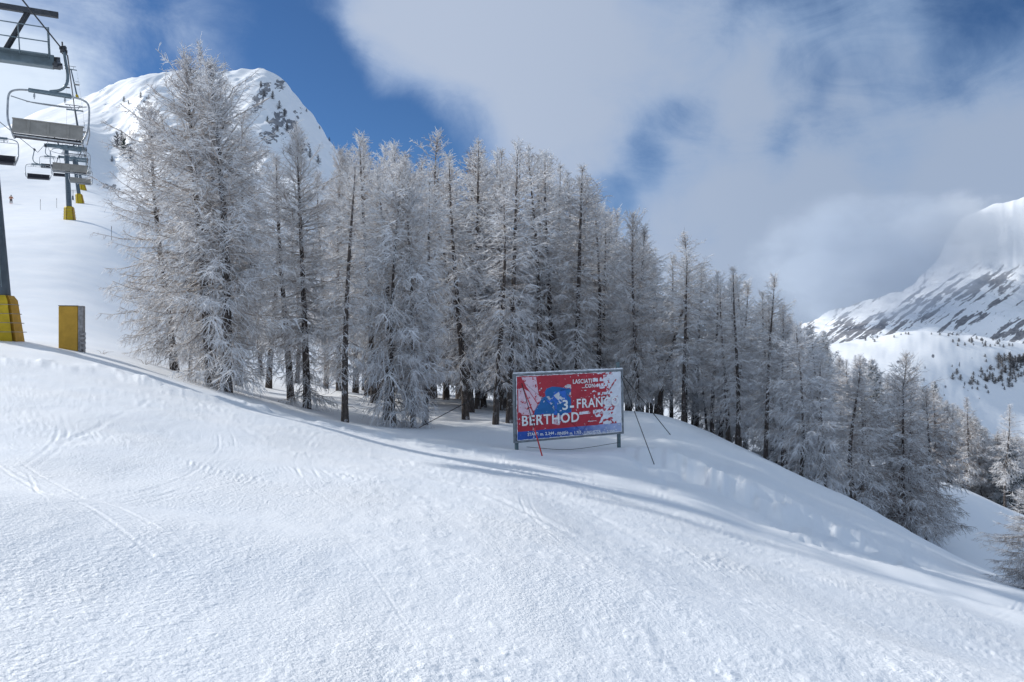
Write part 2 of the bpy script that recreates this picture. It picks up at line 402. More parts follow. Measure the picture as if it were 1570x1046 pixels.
thF = np.arctan((np.arange(-60, 1632, 1.9)-CX)/F)
thL = np.linspace(-math.pi, thF[0], 130)[:-1]; thR = np.linspace(thF[-1], math.pi, 130)[1:]
TH = np.concatenate([thL, thF, thR])
RR = np.concatenate([np.linspace(.4, 3.2, 18)[:-1], 1/np.linspace(1/3.2, 1/42., 330)[:-1], np.exp(np.linspace(math.log(42), math.log(230), 190))[:-1],
                     np.linspace(230, 470, 230)[:-1], np.exp(np.linspace(math.log(470), math.log(2000), 110))[:-1], np.linspace(2000, 2780, 240)[:-1], np.exp(np.linspace(math.log(2780), math.log(4500), 20)), [5500, 7000]])
TG, RG = np.meshgrid(TH, RR)
Z, PXG, YG, PS = terrain(TG, RG)
XG = RG*np.sin(TG); YW = RG*np.cos(TG)
# ski tracks pressed into the surface
rt = random.Random(23); tracks = []
for pts, wd, dp in TRK:
    tracks.append(([((a-CX)/F*b, b, 0) for a, b in pts], wd*.3, dp*.3))
for k in range(64):
    pxs = rt.uniform(-60, 1500); Ys_ = math.exp(rt.uniform(math.log(5), math.log(24))); x = (pxs-CX)/F*Ys_; y = Ys_
    hd = R(rt.choice([rt.gauss(-30, 14), rt.gauss(62, 12), rt.gauss(85, 8)])); cv = rt.uniform(-.05, .05); sep = rt.choice([0, .16, .22, .3])
    P1 = []; n_ = rt.randrange(10, 20)
    for q in range(n_):
        P1.append((x, y, 0)); x += math.sin(hd)*.9; y += math.cos(hd)*.9; hd += cv
    w_ = .010+.0015*Ys_; d_ = rt.uniform(.003, .007)+.0005*Ys_
    tracks.append((P1, w_, d_))
    if sep: tracks.append(([(a_+sep*math.cos(hd), b_-sep*math.sin(hd), 0) for a_, b_, _ in P1], w_, d_*.8))
for pts, wd, dp in tracks:
    P = arc(pts, 6); xa = min(p.x for p in P)-.8; xb = max(p.x for p in P)+.8; ya = min(p.y for p in P)-.8; yb = max(p.y for p in P)+.8
    sub = (XG > xa) & (XG < xb) & (YW > ya) & (YW < yb) & (RG < 34)
    xs = XG[sub]; ys = YW[sub]
    if not len(xs): continue
    bb = np.full(xs.shape, 9.0); al = np.zeros(xs.shape)
    for j, (p, q) in enumerate(zip(P[:-1], P[1:])):
        dx, dy = q.x-p.x, q.y-p.y; L = dx*dx+dy*dy+1e-9
        tt = np.clip(((xs-p.x)*dx+(ys-p.y)*dy)/L, 0, 1)
        dd_ = np.hypot(xs-p.x-tt*dx, ys-p.y-tt*dy); al = np.where(dd_ < bb, (j+tt)/len(P), al); bb = np.minimum(bb, dd_)
    am = np.clip(np.sin(al*math.pi), 0, 1)**.5*np.clip(.5+2.5*fbm(xs*.7, ys*.7, 2, 300), .1, 1.3)
    Z[sub] = Z[sub] + am*(-dp*np.exp(-(bb/wd)**2) + dp*.6*np.exp(-((bb-wd*2)/(wd*.8))**2))
PYG = CY-F*Z/np.maximum(YW, .1)
# rock: where each outcrop lies
rock = np.zeros(Z.shape)
def outcrop(px, py, a, b, ang, amp, lo, hi):
    ca, sa = math.cos(ang), math.sin(ang); x = PXG-px; y = PYG-py
    u = (x*ca-y*sa)/a; v = (x*sa+y*ca)/b
    return amp*np.exp(-(u*u+v*v)**1.5)*((RG > lo) & (RG < hi))
nz1 = fbm(PXG*.16, PYG*.24, 5, 101, .75)
for q in [(228,168,22,14,-.5),(218,208,16,18,-1.2),(235,235,14,10,0),(200,225,8,16,1.2),(400,150,10,26,-.5),(425,185,12,20,-.6),(447,190,8,26,-.55),(412,210,14,10,0),(465,225,8,14,-.6),(170,287,14,5,-.3),(430,130,8,10,-.4)]:
    rock = np.maximum(rock, outcrop(*q, 1.12, 250, 520)*(.58+3.4*nz1))
c_, s_ = math.cos(.62), math.sin(.62)
nz2 = fbm((PXG*c_-PYG*s_)*.035, (PXG*s_+PYG*c_)*.22, 5, 103, .72)
for q in [(1375,487,70,12,.62),(1330,505,40,9,.7),(1460,450,34,10,.5),(1448,460,20,9,.55),(1505,478,36,11,.55),(1470,495,34,8,.5),(1528,450,16,6,.8),(1530,432,14,4,.3),
          (1545,505,40,9,.4),(1555,515,22,10,.3),(1512,380,22,3,.45),(1530,410,12,3,.4),(1467,402,7,4,.8),(1280,500,36,6,.7),(1400,455,30,5,.6),(1560,560,12,8,0),(1420,475,80,14,.6),(1500,440,50,16,.6),(1300,505,60,12,.6)]:
    rock = np.maximum(rock, outcrop(*q, 1.0, 1400, 4500)*(.80+2.0*nz2))
slp = np.abs(np.gradient(Z, axis=1)/(np.gradient(XG, axis=1)+1e-6))
rock = np.maximum(rock, ((RG > 1900) & (RG < 4500))*np.clip(nz2*1.9+.16, 0, .8)*(PYG > 330)*sstep(360, 420, PYG)*.72)
for k in range(22):
    rr_ = random.Random(k+900); rock = np.maximum(rock, outcrop(rr_.uniform(1330, 1560), rr_.uniform(525, 600), rr_.uniform(3, 6), rr_.uniform(1.5, 3), .3, .9, 650, 1000))
piste = PS*1.0 + 0*PS

def grid_mesh(name, rows, cols=None, kind='structure'):
    r0, r1 = rows; c0, c1 = cols if cols else (0, len(TH))
    sl = (slice(r0, r1), slice(c0, c1)); n = c1-c0; m = r1-r0
    V = np.stack([XG[sl], YW[sl], Z[sl]], -1).reshape(-1, 3)
    i = np.arange((m-1)*(n-1)); a = (i//(n-1))*n+(i % (n-1))
    Fq = np.stack([a, a+1, a+n+1, a+n], 1)
    me = mesh_np(name, V, Fq.ravel(), np.full(len(Fq), 4), [M_snow], smooth=True)
    for nm, A in (('rock', rock), ('piste', piste)):
        at_ = me.attributes.new(nm, 'FLOAT', 'POINT'); at_.data.foreach_set('value', np.ascontiguousarray(A[sl].ravel(), dtype=np.float32))
    o = link(name, me); o['kind'] = kind; return o
iR = int(np.searchsorted(RR, 232)); iC = int(np.searchsorted(TH, math.atan((1000-CX)/F)))
g = grid_mesh('ground', (0, iR+1)); g['label'] = 'white skied snow slope falling away to the right'
g = grid_mesh('mountain', (iR, len(RR)), (0, iC+1)); g['label'] = 'rounded snowy summit with rock outcrops beyond the trees'
g = grid_mesh('hills', (iR, len(RR)), (iC, len(TH))); g['label'] = 'snow covered valley side and rocky mountain on the right'

# ------------------------------------------------------------------ larches
def unit(v): return v/np.maximum(np.linalg.norm(v, axis=-1, keepdims=True), 1e-9)
def tubes3(P, rad):
    """P (n,k,3) polylines, rad (n,k): three-sided tapering tubes"""
    n, k, _ = P.shape
    T_ = unit(np.concatenate([P[:, 1:]-P[:, :-1], P[:, -1:]-P[:, -2:-1]], 1))
    ref = np.where(np.abs(T_[..., 2:3]) > .9, np.array([1., 0, 0]), np.array([0, 0, 1.]))
    A = unit(np.cross(T_, ref)); B = np.cross(T_, A)
    vs = []
    for j in range(3):
        an = 2*math.pi*j/3+.5; vs.append(P+(A*math.cos(an)+B*math.sin(an))*rad[..., None])
    V = np.stack(vs, 2).reshape(-1, 3)
    idx = np.arange(n*k*3).reshape(n, k, 3); Q = []
    for i in range(k-1):
        for j in range(3):
            Q.append(np.stack([idx[:, i, j], idx[:, i, (j+1) % 3], idx[:, i+1, (j+1) % 3], idx[:, i+1, j]], 1))
    return V, np.concatenate(Q, 0)
GROVE = ([0, .2, .5, .72, .88, 1], [.40, .75, 1.0, .72, .34, .04])
WIDE = ([0, .12, .3, .6, .82, .93, 1], [.36, .72, 1.0, .92, .56, .30, .04])
CONE = ([0, .15, .5, .8, 1], [.75, 1.0, .72, .36, .05])
def larch_meshes(seed, H=14.0, Rm=1.9, low=.10, nb=170, frost=.6, dens=1.0, droop=.25, twr=1.0, wood=None, bare_side=None, top_pow=.85, thick=1.0, prof=CONE):
    g = np.random.default_rng(seed); wood = wood or M_twig
    # trunk
    nz = 16; hh = np.linspace(0, 1, nz); bend = g.normal(0, .28, 2); ph = g.uniform(0, 6, 2)
    ax = lambda h: np.stack([bend[0]*np.sin(h*3+ph[0])-bend[0]*math.sin(ph[0]), bend[1]*np.sin(h*4+ph[1])-bend[1]*math.sin(ph[1]), h*H], -1)
    tr = MB(); R0 = .017*H*.72*thick
    c = ax(hh); pts = [tuple(c[0]+np.array([0, 0, -.8]))]+[tuple(p) for p in c]
    tr.tube(pts, [R0*1.35, R0*1.25]+[R0*(1-h)**.8+.012 for h in hh[1:]], 8, False)
    for k in range(14):          # dead snags low on the trunk
        h = g.uniform(.05, .4); a = g.uniform(0, 6.28); p = Vector(ax(np.array(h))); L = g.uniform(.3, 1.0)
        tr.tube([p, p+Vector((math.cos(a)*L*.6, math.sin(a)*L*.6, -.05*L)), p+Vector((math.cos(a)*L, math.sin(a)*L, -.25*L))], [.02, .014, .004], 4, False)
    tm = bpy.data.meshes.new('trunk'); tm.from_pydata(tr.v, [], tr.f); tm.materials.append(M_bark); tm.polygons.foreach_set('use_smooth', tr.sm); tm.update()
    # primary branches
    h = low+(1-low)*g.random(nb)**.92; h = np.sort(h); az = np.arange(nb)*2.39996+g.normal(0, .5, nb)
    env = np.interp((h-low)/(1-low), *prof)*(1+.22*np.sin(h*17+seed*1.7)+.15*np.sin(h*41+seed))
    L = Rm*env*np.where(g.random(nb) < .12, g.uniform(1.2, 1.6, nb), g.uniform(.35, 1.15, nb))+.12
    L *= 1+.25*np.sin(az*2+seed)*.6; L = np.minimum(L, Rm*1.02)
    el = np.interp(h, [0, .3, .55, .75, .92, 1], [-.25, -.10, .28, .62, .98, 1.25])+g.normal(0, .16, nb)
    k = 6; s = np.linspace(0, 1, k)
    base = ax(h); dx = np.stack([np.cos(az), np.sin(az)], -1)
    bendz = (-droop*s**1.2*1.3+.22*s**3)[None, :]*L[:, None]*np.interp(h, [0, .7, 1], [1.2, .7, .1])[:, None]
    P = np.zeros((nb, k, 3))
    wig = g.normal(0, .06, (nb, k, 2))*L[:, None, None]; wig[:, 0] = 0; wig = np.cumsum(wig, 1)
    P[..., 0] = base[:, None, 0]+dx[:, None, 0]*np.cos(el)[:, None]*s*L[:, None]+wig[..., 0]
    P[..., 1] = base[:, None, 1]+dx[:, None, 1]*np.cos(el)[:, None]*s*L[:, None]+wig[..., 1]
    P[..., 2] = base[:, None, 2]+np.sin(el)[:, None]*s*L[:, None]+bendz
    rad = (.010+.0085*L)[:, None]*(1-.75*s)[None]*thick
    V1, Q1 = tubes3(P, rad); mi = [np.zeros(len(Q1), int)]
    Vs = [V1]; Qs = [Q1]; off = len(V1)
    # patches of heavy frost: some branches much whiter
    bfro = (g.random(nb) < frost) | (L > Rm*env*1.25)
    # secondaries: hang off the primaries
    ns = np.maximum(4, (L*11*dens).astype(int)); bi = np.repeat(np.arange(nb), ns); n2 = len(bi)
    t = .12+.88*g.random(n2)**.8; f = t*(k-1); i0 = np.minimum(f.astype(int), k-2); ff = (f-i0)[:, None]
    p0 = P[bi, i0]*(1-ff)+P[bi, i0+1]*ff; d0 = unit(P[bi, i0+1]-P[bi, i0])
    sidev = unit(np.cross(d0, np.array([0, 0, 1.])))*np.sign(g.normal(size=n2))[:, None]
    hang = g.uniform(-.15, 1.0, n2)[:, None]*np.interp(h[bi], [0, .6, 1], [1.0, .6, -.4])[:, None]
    dd = unit(d0*g.uniform(.25, .9, n2)[:, None]+sidev*g.uniform(.3, .95, n2)[:, None]+np.array([0, 0, -1.])*hang+g.normal(0, .15, (n2, 3)))
    L2 = (.24+.34*(1-t)*np.minimum(L[bi], 2.2)+.15*g.random(n2))*g.uniform(.5, 1.45, n2)*np.interp(h[bi], [0, .8, 1], [1, .9, .55])
    dr2 = np.array([0, 0, -1.])*(L2*g.uniform(.0, .55, n2))[:, None]*np.interp(h[bi], [0, .8, 1], [1, .5, -.3])[:, None]
    P2 = np.stack([p0, p0+dd*(L2*.5)[:, None]+dr2*.22, p0+dd*L2[:, None]+dr2], 1)
    fr2 = (g.random(n2) < np.where(bfro[bi], .85, .25))
    r2 = np.where(fr2, .0135, .0065)*twr
    rad2 = r2[:, None]*np.array([1, .85, .45])[None]
    V2, Q2 = tubes3(P2, rad2); Vs.append(V2); Qs.append(Q2+off); off += len(V2); mi.append(np.tile(fr2.astype(int), 6))
    # tertiaries
    nt = 2; si = np.repeat(np.arange(n2), nt); n3 = len(si)
    t3 = g.uniform(.15, 1, n3)[:, None]; q = P2[si, 0]*(1-t3)+P2[si, 2]*t3+(P2[si, 1]*2-P2[si, 0]-P2[si, 2])*.5*(4*t3*(1-t3))*.5
    d3 = unit(unit(P2[si, 2]-P2[si, 0])*1.1+g.normal(0, .45, (n3, 3))+np.array([0, 0, -.18]))
    L3 = (.10+.22*g.random(n3))*(1+.5*L2[si])
    P3 = np.stack([q, q+d3*L3[:, None]], 1)
    fr3 = (g.random(n3) < np.where(fr2[si], .85, .3)); r3 = np.where(fr3, .0115, .0055)*twr
    V3, Q3 = tubes3(P3, r3[:, None]*np.array([1, .5])[None]); Vs.append(V3); Qs.append(Q3+off); mi.append(np.tile(fr3.astype(int), 3))
    V = np.concatenate(Vs); Q = np.concatenate(Qs)
    cm = mesh_np('crown', V, Q.ravel(), np.full(len(Q), 4), [wood, M_frost], np.concatenate(mi))
    return tm, cm, H
def conifer_meshes(seed, H=8.0):
    tm, cm, H = larch_meshes(seed, H, 1.7, .05, 200, .1, 1.6, .1, 2.6, wood=M_conifer)
    return tm, cm, H
VAR = {}
for i in range(6): VAR['grove%d' % i] = larch_meshes(10+i, 14, 2.0+.2*(i % 4), .15+.04*(i % 3), [170, 200, 150, 190, 160, 180][i], [.75, .6, .8, .66, .85, .55][i], [.62, .74, .60, .68, .56, .64][i], .36, 1.25, top_pow=[1.0, .8, 1.15, .9, .75, 1.05][i], thick=1.0, prof=GROVE)
for i in range(3): VAR['wide%d' % i] = larch_meshes(30+i, 15, 3.6-.2*i, .05, 300, .66, .80, .20, 1.15, thick=1.35, prof=WIDE)
for i in range(2): VAR['low%d' % i] = larch_meshes(40+i, 9, 2.2, .05, 170, .75, .9, .38, 1.15, prof=WIDE)
for i in range(2): VAR['brown%d' % i] = larch_meshes(50+i, 11, 2.4, .10, 170, .30, 1.2, .2, 1.5, wood=M_brown, top_pow=1.0)
VAR['lone'] = larch_meshes(60, 8, 3.1, .05, 150, .50, .95, .38, 1.0, top_pow=.62, thick=1.25)
VAR['dark'] = conifer_meshes(70)
PROTO = {}
def tree(var, x, y, ztop, label, group=None, name='larch_tree', rz=None, wide=1.0, lean=0.0, rng=random.Random(4)):
    z = ground_z(x, y)
    if var not in PROTO:
        tm, cm, H = VAR[var]; e = empty(name, (0, 0, 0)); link('trunk', tm, e); link('crown', cm, e); PROTO[var] = e
    else: e = copy_tree(PROTO[var])
    H = VAR[var][2]; s = max(.15, (ztop-z)/H)
    e.name = name
    e.location = (x, y, z); e.scale = (s**.7*wide, s**.7*wide, s); e.rotation_euler = (0, lean, 0)
    e.rotation_mode = 'ZYX' if False else 'XYZ'
    e.rotation_euler = (0, lean, 0) if lean else (0, 0, rng.uniform(0, 6.28) if rz is None else rz)
    for k in ('group',):
        if k in e: del e[k]
    tag(e, label, 'tree' if name != 'shrub' else 'shrub', group)
    return e
def depth_for(px, py, lo=27, hi=60):
    ys = np.linspace(lo, hi, 400); v = py_of(np.full(400, float(px)), ys)
    i = np.argmax(v <= py); return float(ys[i]) if v[i] <= py else lo+6
GG = 'frosted larches of the grove beside the piste'
front = [ # px, base py or None, Y, top py, variant, wide, lean, label
 (347,602,None, 98,'wide0',.95,-.03,'broad frosted larch of the left clump with the thickest dark trunk, on the crest'),
 (324,594,None, 96,'wide1',.95,-.07,'broad frosted larch of the left clump, its dark trunk leaning slightly left'),
 (268,None,41, 175,'wide2',.92,-.06,'leftmost frosted larch, its bare outer twigs reaching over the open snow towards the lift'),
 (366,590,None,190,'grove1',1.05,.02,'frosted larch on the right side of the left clump, half hidden by the thickest trunk'),
 (292,None,40, 66,'grove3',.45,-.02,'slim frosted larch in the left clump whose bare leader stands highest of all'),
 (330,None,37.5,150,'wide2',.75,.03,'thick trunked frosted larch standing close behind the thickest trunk of the left clump'),
 (412,None,47,250,'grove4',1.1,0,'frosted larch filling the gap just right of the left clump'),
 (446,614,None,240,'grove0',1.1,-.02,'thin trunked frosted larch standing just right of the left clump'),
 (471,626,None,206,'wide1',.78,-.03,'bushy white larch with upswept frosted limbs, between left clump and grove'),
 (519,600,None,236,'wide2',.62,.03,'frosted larch with a bent dark trunk behind the bushy white one'),
 (529,594,None,262,'grove4',1.0,.02,'narrow frosted larch close against the bent dark trunk, left end of the grove'),
 (574,None,44, 214,'grove2',1.0,-.05,'frosted larch with leaning trunk and bare spire at the left end of the grove'),
 (592,642,None,262,'grove5',.95,-.03,'frosted larch with white twigs hanging to the snow, left front of grove'),
 (604,653,None,262,'low1',.80,0,'low bushy larch thick with white frost at the grove\'s front edge'),
 (633,655,None,250,'wide0',.55,-.02,'white crowned frosted larch on a thick crooked trunk at the front edge of the grove'),
 (652,650,None,282,'grove1',.9,.02,'frosted larch with a curved foot just right of the crooked trunk'),
 (714,642,None,238,'grove0',1.0,-.02,'straight frosted larch standing on bare snow left of the red banner'),
 (722,None,42, 216,'grove3',1.0,0,'tallest spired frosted larch in the middle of the grove'),
 (760,652,None,290,'grove4',.95,0,'slender dark trunked larch immediately left of the red banner'),
 (781,650,None,226,'grove2',.95,.03,'frosted larch leaning right beside the left post of the red banner'),
 (820,None,43, 230,'grove5',1.0,0,'tall frosted larch rising behind the left half of the red banner'),
 (850,None,44, 234,'grove0',1.05,.01,'tall frosted larch rising behind the middle of the red banner'),
 (884,None,43, 262,'grove1',1.1,.02,'tall frosted larch rising behind the right half of the red banner'),
 (915,None,45, 306,'grove4',1.05,0,'frosted larch behind the right post of the red banner'),
 (978,None,43, 332,'wide2',.66,0,'broad pointed frosted larch standing clear just right of the red banner'),
 (1010,None,45,364,'grove3',1.0,0,'frosted larch close on the right of the broad pointed one'),
 (1048,None,43,388,'grove2',.95,.01,'slim spired frosted larch at the start of the falling tree line'),
 (1092,None,45,420,'grove5',1.0,0,'frosted larch between two slim spires on the falling tree line'),
 (1131,None,41,414,'grove0',.95,0,'slim spired frosted larch above the steep part of the drift'),
 (1174,None,39,424,'grove3',.9,.01,'slender larch with a straight dark trunk and bare leader above the drift'),
 (1228,None,37.5,502,'low1',.85,0,'bushy frosted larch where the tree line drops below the far mountain'),
 (1266,None,37,545,'low0',.8,.02,'low bushy frosted larch right of the dropping tree line'),
 (1310,None,37.5,570,'grove1',1.3,0,'small frosted larch hugging the brow of the drift, left of the lone larch'),
 (1381,803,None,548,'lone',1.0,.02,'lone dark trunked larch with drooping frosted boughs at the edge of the drift'),
 (1482,None,78,612,'brown0',.8,0,'bare brownish larch behind the lone larch above the second snow hump'),
 (1541,None,74,622,'grove2',.9,0,'thin dark stemmed larch near the right edge on the second snow hump'),
 (1588,None,25.5,752,'brown1',1.35,0,'bare brown larch whose boughs reach in at the right edge of the picture'),
]
placed = []
for px, bpy_, Y, top, var, wd, lean, lab in front:
    if Y is None: Y = depth_for(px, bpy_)
    x = (px-CX)/F*Y
    tree(var, x, Y, (CY-top)/F*Y, lab, GG, wide=wd, lean=lean); placed.append((x, Y))
SIL = [(520,238),(545,228),(570,215),(620,224),(645,230),(670,264),(720,220),(775,230),(820,232),(850,238),(890,272),(915,312),(975,336),(1010,364),(1050,392),(1090,424),(1130,418),(1180,430),(1215,482),(1250,508),(1300,535),(1400,580),(1450,608),(1500,645),(1570,668),(1700,700)]
sil = lambda px: float(np.interp(px, [p[0] for p in SIL], [p[1] for p in SIL]))
def zone(px):
    for lim_, lab_, grp_ in ((640, 'frosted larch deep in the left end of the grove behind the low bushy frosted larch', 'larches deep in the left end of the grove'),
                             (785, 'frosted larch deep in the grove behind the gap left of the red banner', 'larches deep in the grove left of the banner'),
                             (955, 'frosted larch deep in the grove directly behind the red banner', 'larches deep in the grove behind the banner'),
                             (1110, 'frosted larch deep in the grove behind the broad pointed larch right of the banner', 'larches deep in the grove right of the banner'),
                             (9999, 'frosted larch behind the slim spires where the tree line falls away', 'larches behind the falling tree line')):
        if px < lim_: return lab_, grp_
rg = random.Random(11); cnt = 0; tries = 0
while cnt < 92 and tries < 4000:
    tries += 1
    px = rg.uniform(548, 1260); Y = rg.uniform(43, 74); x = (px-CX)/F*Y
    if px > 1000 : Y = rg.uniform(40, 66); x = (px-CX)/F*Y
    if any(math.hypot(x-a, (Y-b)) < 1.35 for a, b in placed): continue
    top = sil(px)+rg.choice([0, 5, 12, 25, 45, 80, 120])+rg.uniform(0, 14); v = rg.choice(['grove%d' % rg.randrange(6)]*6+['brown0'])
    tree(v, x, Y, (CY-top)/F*Y, *zone(px), wide=rg.uniform(.8, 1.25), lean=rg.uniform(-.02, .02), rng=rg)
    placed.append((x, Y)); cnt += 1
cnt = 0; tries = 0
while cnt < 205 and tries < 5000:
    tries += 1
    px = rg.uniform(1190, 1720) if rg.random() < .6 else rg.uniform(1385, 1600); Y = rg.choice([rg.uniform(80, 125), rg.uniform(44, 62) if px < 1420 else rg.uniform(80, 110), rg.uniform(120, 190)]); x = (px-CX)/F*Y
    if any(math.hypot(x-a, (Y-b)) < 2.0 for a, b in placed): continue
    z = ground_z(x, Y); h = rg.uniform(8, 13.5); top = CY-F*(z+h)/Y
    lim = sil(px)+rg.uniform(3, 24)
    if top < lim: top = lim
    if (CY-top)/F*Y - z < 2.5: continue
    far = Y > 75
    v = rg.choice(['brown0', 'brown1', 'grove2', 'grove5', 'brown1']) if far else rg.choice(['grove0', 'grove3', 'low0', 'brown0'])
    if far and rg.random() < .10: v = 'dark'
    if v == 'dark':
        tree(v, x, Y, (CY-top)/F*Y, 'dark green conifer among the pale bare larches below the drift', 'dark conifers of the falling wood', name='conifer_tree', rng=rg)
    elif far: tree(v, x, Y, (CY-top)/F*Y, *((('greyish bare larch in the falling wood left of the lone larch, beyond the drift', 'bare larches left of the lone larch') if px < 1381 else ('greyish bare larch in the falling wood between the lone larch and the right edge', 'bare larches right of the lone larch')) if Y < 118 else ('small pale larch in the farthest strip of the falling wood, below the snowy knoll', 'far larches below the knoll')), wide=1.1, rng=rg)
    else: tree(v, x, Y, (CY-top)/F*Y, 'frosted larch packed just behind the brow of the drift on the right', 'larches behind the brow of the drift', wide=1.05, rng=rg)
    placed.append((x, Y)); cnt += 1
for px, Y, top, lab in [(1262, 118, 512, 'dark conifer poking above the tree line left of the far mountain'), (1432, 150, 588, 'dark conifer at the top of the falling wood below the far knoll')]:
    x = (px-CX)/F*Y; tree('dark', x, Y, (CY-top)/F*Y, lab, None, name='conifer_tree')
# larches behind the left clump and shrubs on the summit
for px, Y, top, lab in [(400, 62, 300, 'frosted larch seen through the gap behind the left clump'), (500, 56, 268, 'frosted larch in the gap behind the bushy white larch'), (455, 58, 330, 'smaller frosted larch in the background between left clump and grove'), (545, 52, 240, 'spired frosted larch at the back of the grove\'s left end')]:
    x = (px-CX)/F*Y; tree('grove%d' % (px % 6), x, Y, (CY-top)/F*Y, lab, GG)

# small far bushes: one small mesh each
def bush_mesh(seed, m, n=70, conif=False):
    g = np.random.default_rng(seed); P = np.zeros((n, 3, 3)); hh = g.random(n)
    az = g.uniform(0, 6.28, n); L = .45*(1-hh*.8)*g.uniform(.5, 1, n)
    P[:, 0] = np.stack([0*hh, 0*hh, hh*.9], -1); P[:, 2] = P[:, 0]+np.stack([np.cos(az)*L, np.sin(az)*L, g.uniform(-.1, .3, n)], -1)
    P[:, 1] = (P[:, 0]+P[:, 2])/2+g.normal(0, .03, (n, 3))
    V, Q = tubes3(P, np.tile(np.array([.018, .02, .006]), (n, 1))); T0 = np.array([[[0, 0, -.1], [0, 0, .5], [0, 0, 1.]]])
    V2, Q2 = tubes3(T0, np.array([[.05, .035, .01]])); 
    Q = np.concatenate([Q, Q2+len(V)]); V = np.concatenate([V, V2])
    return mesh_np('shrub', V, Q.ravel(), np.full(len(Q), 4), [m])
M_scrub = frost_mat('grey_scrub', (.085, .085, .09), (.20, .20, .21), (.26, .26, .28))
bushes = [bush_mesh(i, M_scrub) for i in range(3)]+[bush_mesh(5, M_conifer)]
def hit(px, py, lo, hi):
    """first point of the modelled ground seen along a bearing"""
    ys = np.exp(np.linspace(math.log(lo), math.log(hi), 500)); x = (px-CX)/F*ys
    z, *_ = terrain(np.arctan2(x, ys), np.hypot(x, ys)); v = CY-F*z/ys
    i = np.argmax(v <= py)
    return Vector((x[i], ys[i], z[i])) if v[i] <= py else None
def bush(px, py, lo, hi, h, lab, grp, k, name='shrub'):
    p = hit(px, py, lo, hi)
    if p is None: return
    o = link(name, bushes[k], None, (p.x, p.y, p.z-.1)); s = h*p.y/F
    o.scale = (s*1.7, s*1.7, s) if name == 'shrub' else (s*1.2, s*1.2, s); o.rotation_euler = (0, 0, rg.uniform(0, 6)); tag(o, lab, 'shrub' if name == 'shrub' else 'tree', grp)
summit = [(190,155,9,3),(197,158,6,3),(216,148,9,0),(228,150,7,0),(180,225,24,0),(190,235,26,3),(187,215,16,0),(200,245,22,0),(172,246,9,0),(437,122,6,3),(447,130,7,3),(452,140,6,0),(470,170,5,0),(490,196,5,0),(505,215,6,0),(520,236,6,0),(418,150,12,0),(428,165,12,0),(410,185,9,3),(440,200,14,0),(452,215,16,0),(462,235,16,0),(475,240,14,0),(425,200,10,0),(400,130,8,0),(405,145,9,0),(488,250,14,0),(436,178,12,0),(445,232,12,0)]
for i, (px, py, h, k) in enumerate(summit):
    bush(px, py+2, 240, 520, h, 'small dark tree clinging to the steep rocky side of the snowy summit' if px > 390 else 'small dark tree on the rocky shoulder left of the snowy summit', 'stunted trees on the snowy summit', k, 'stunted_tree')
rb = random.Random(77)
for i in range(150):
    q = rb.random()
    if q < .35: px, py, h = rb.gauss(1520, 34), rb.gauss(585, 10), rb.uniform(5, 9)
    elif q < .5: px, py, h = rb.uniform(1530, 1575), rb.uniform(550, 575), rb.uniform(8, 13)
    elif q < .62: px = rb.uniform(1310, 1470); py = np.interp(px, [1310, 1400, 1470], [522, 511, 514])+rb.uniform(0, 3); h = rb.uniform(2.5, 5)
    elif q < .8: px, py, h = rb.uniform(1455, 1560), rb.uniform(519, 534), rb.uniform(3, 6)
    else: px, py, h = rb.uniform(1320, 1560), rb.uniform(520, 620), rb.uniform(2, 5)
    bush(px, py, 480, 1000, h, 'tiny bare shrub scattered over the snowy knoll below the far mountain', 'shrubs scattered over the far knoll', rb.randrange(3))
# twigs poking out of the snow by the ochre mat
for px, Y, s, lab in [(157, 35.5, .55, 'bare twig poking out of the snow just right of the upright ochre mat'), (222, 36.5, .7, 'bare twig poking out of the snow between the ochre mat and the larches')]:
    p = gpt(px, Y); m = MB()
    for a, l in ((.3, 1), (1.3, .7), (2.4, .9), (-.4, .5)):
        m.tube([(0, 0, -.1), (math.cos(a)*.4*l, .1*l, .25*l*math.sin(abs(a))+.1), (math.cos(a)*l*.9, .2*l, .35*math.sin(abs(a))*l+.12)], [.02, .014, .004], 5)
    o = m.build('twig', M_twig, None, p); o.scale = (s, s, s); tag(o, lab, 'twig')

# ------------------------------------------------------------------ chairlift
HD = Vector((-.459, .888, 0)); RT = Vector((.888, .459, 0))
LAT = 5.2
rope_pts = [(-2, -12, 9.0), (-15.4, 25, 10.75), (-17.3, 31, 11.1), (-33.3, 61, 16.3), (-54.7, 102, 23.6), (-64.2, 120, 29.2), (-80, 150, 32.9), (-89.5, 168, 38.6), (-113, 212, 48), (-160, 297, 86), (-235, 430, 146)]
def rope(off, lab, name='haul_rope'):
    m = MB(); pts = [Vector(p)+RT*off for p in rope_pts]
    m.tube(pts, [.026, .026, .026]+[.03]*(len(pts)-3), 8); o = m.build(name, M_cable)
    tag(o, lab, 'cable', 'haul ropes of the chairlift'); return o
rope(0, 'dark steel haul rope carrying the uphill chairs on the right side of the lift towers')
rope(-LAT, 'dark steel haul rope carrying the returning chairs on the left side of the lift towers')
def rope_at(Y, off=0):
    for a, b in zip(rope_pts[:-1], rope_pts[1:]):
        if a[1] <= Y <= b[1]:
            t = (Y-a[1])/(b[1]-a[1]); return Vector(a).lerp(Vector(b), t)+RT*off
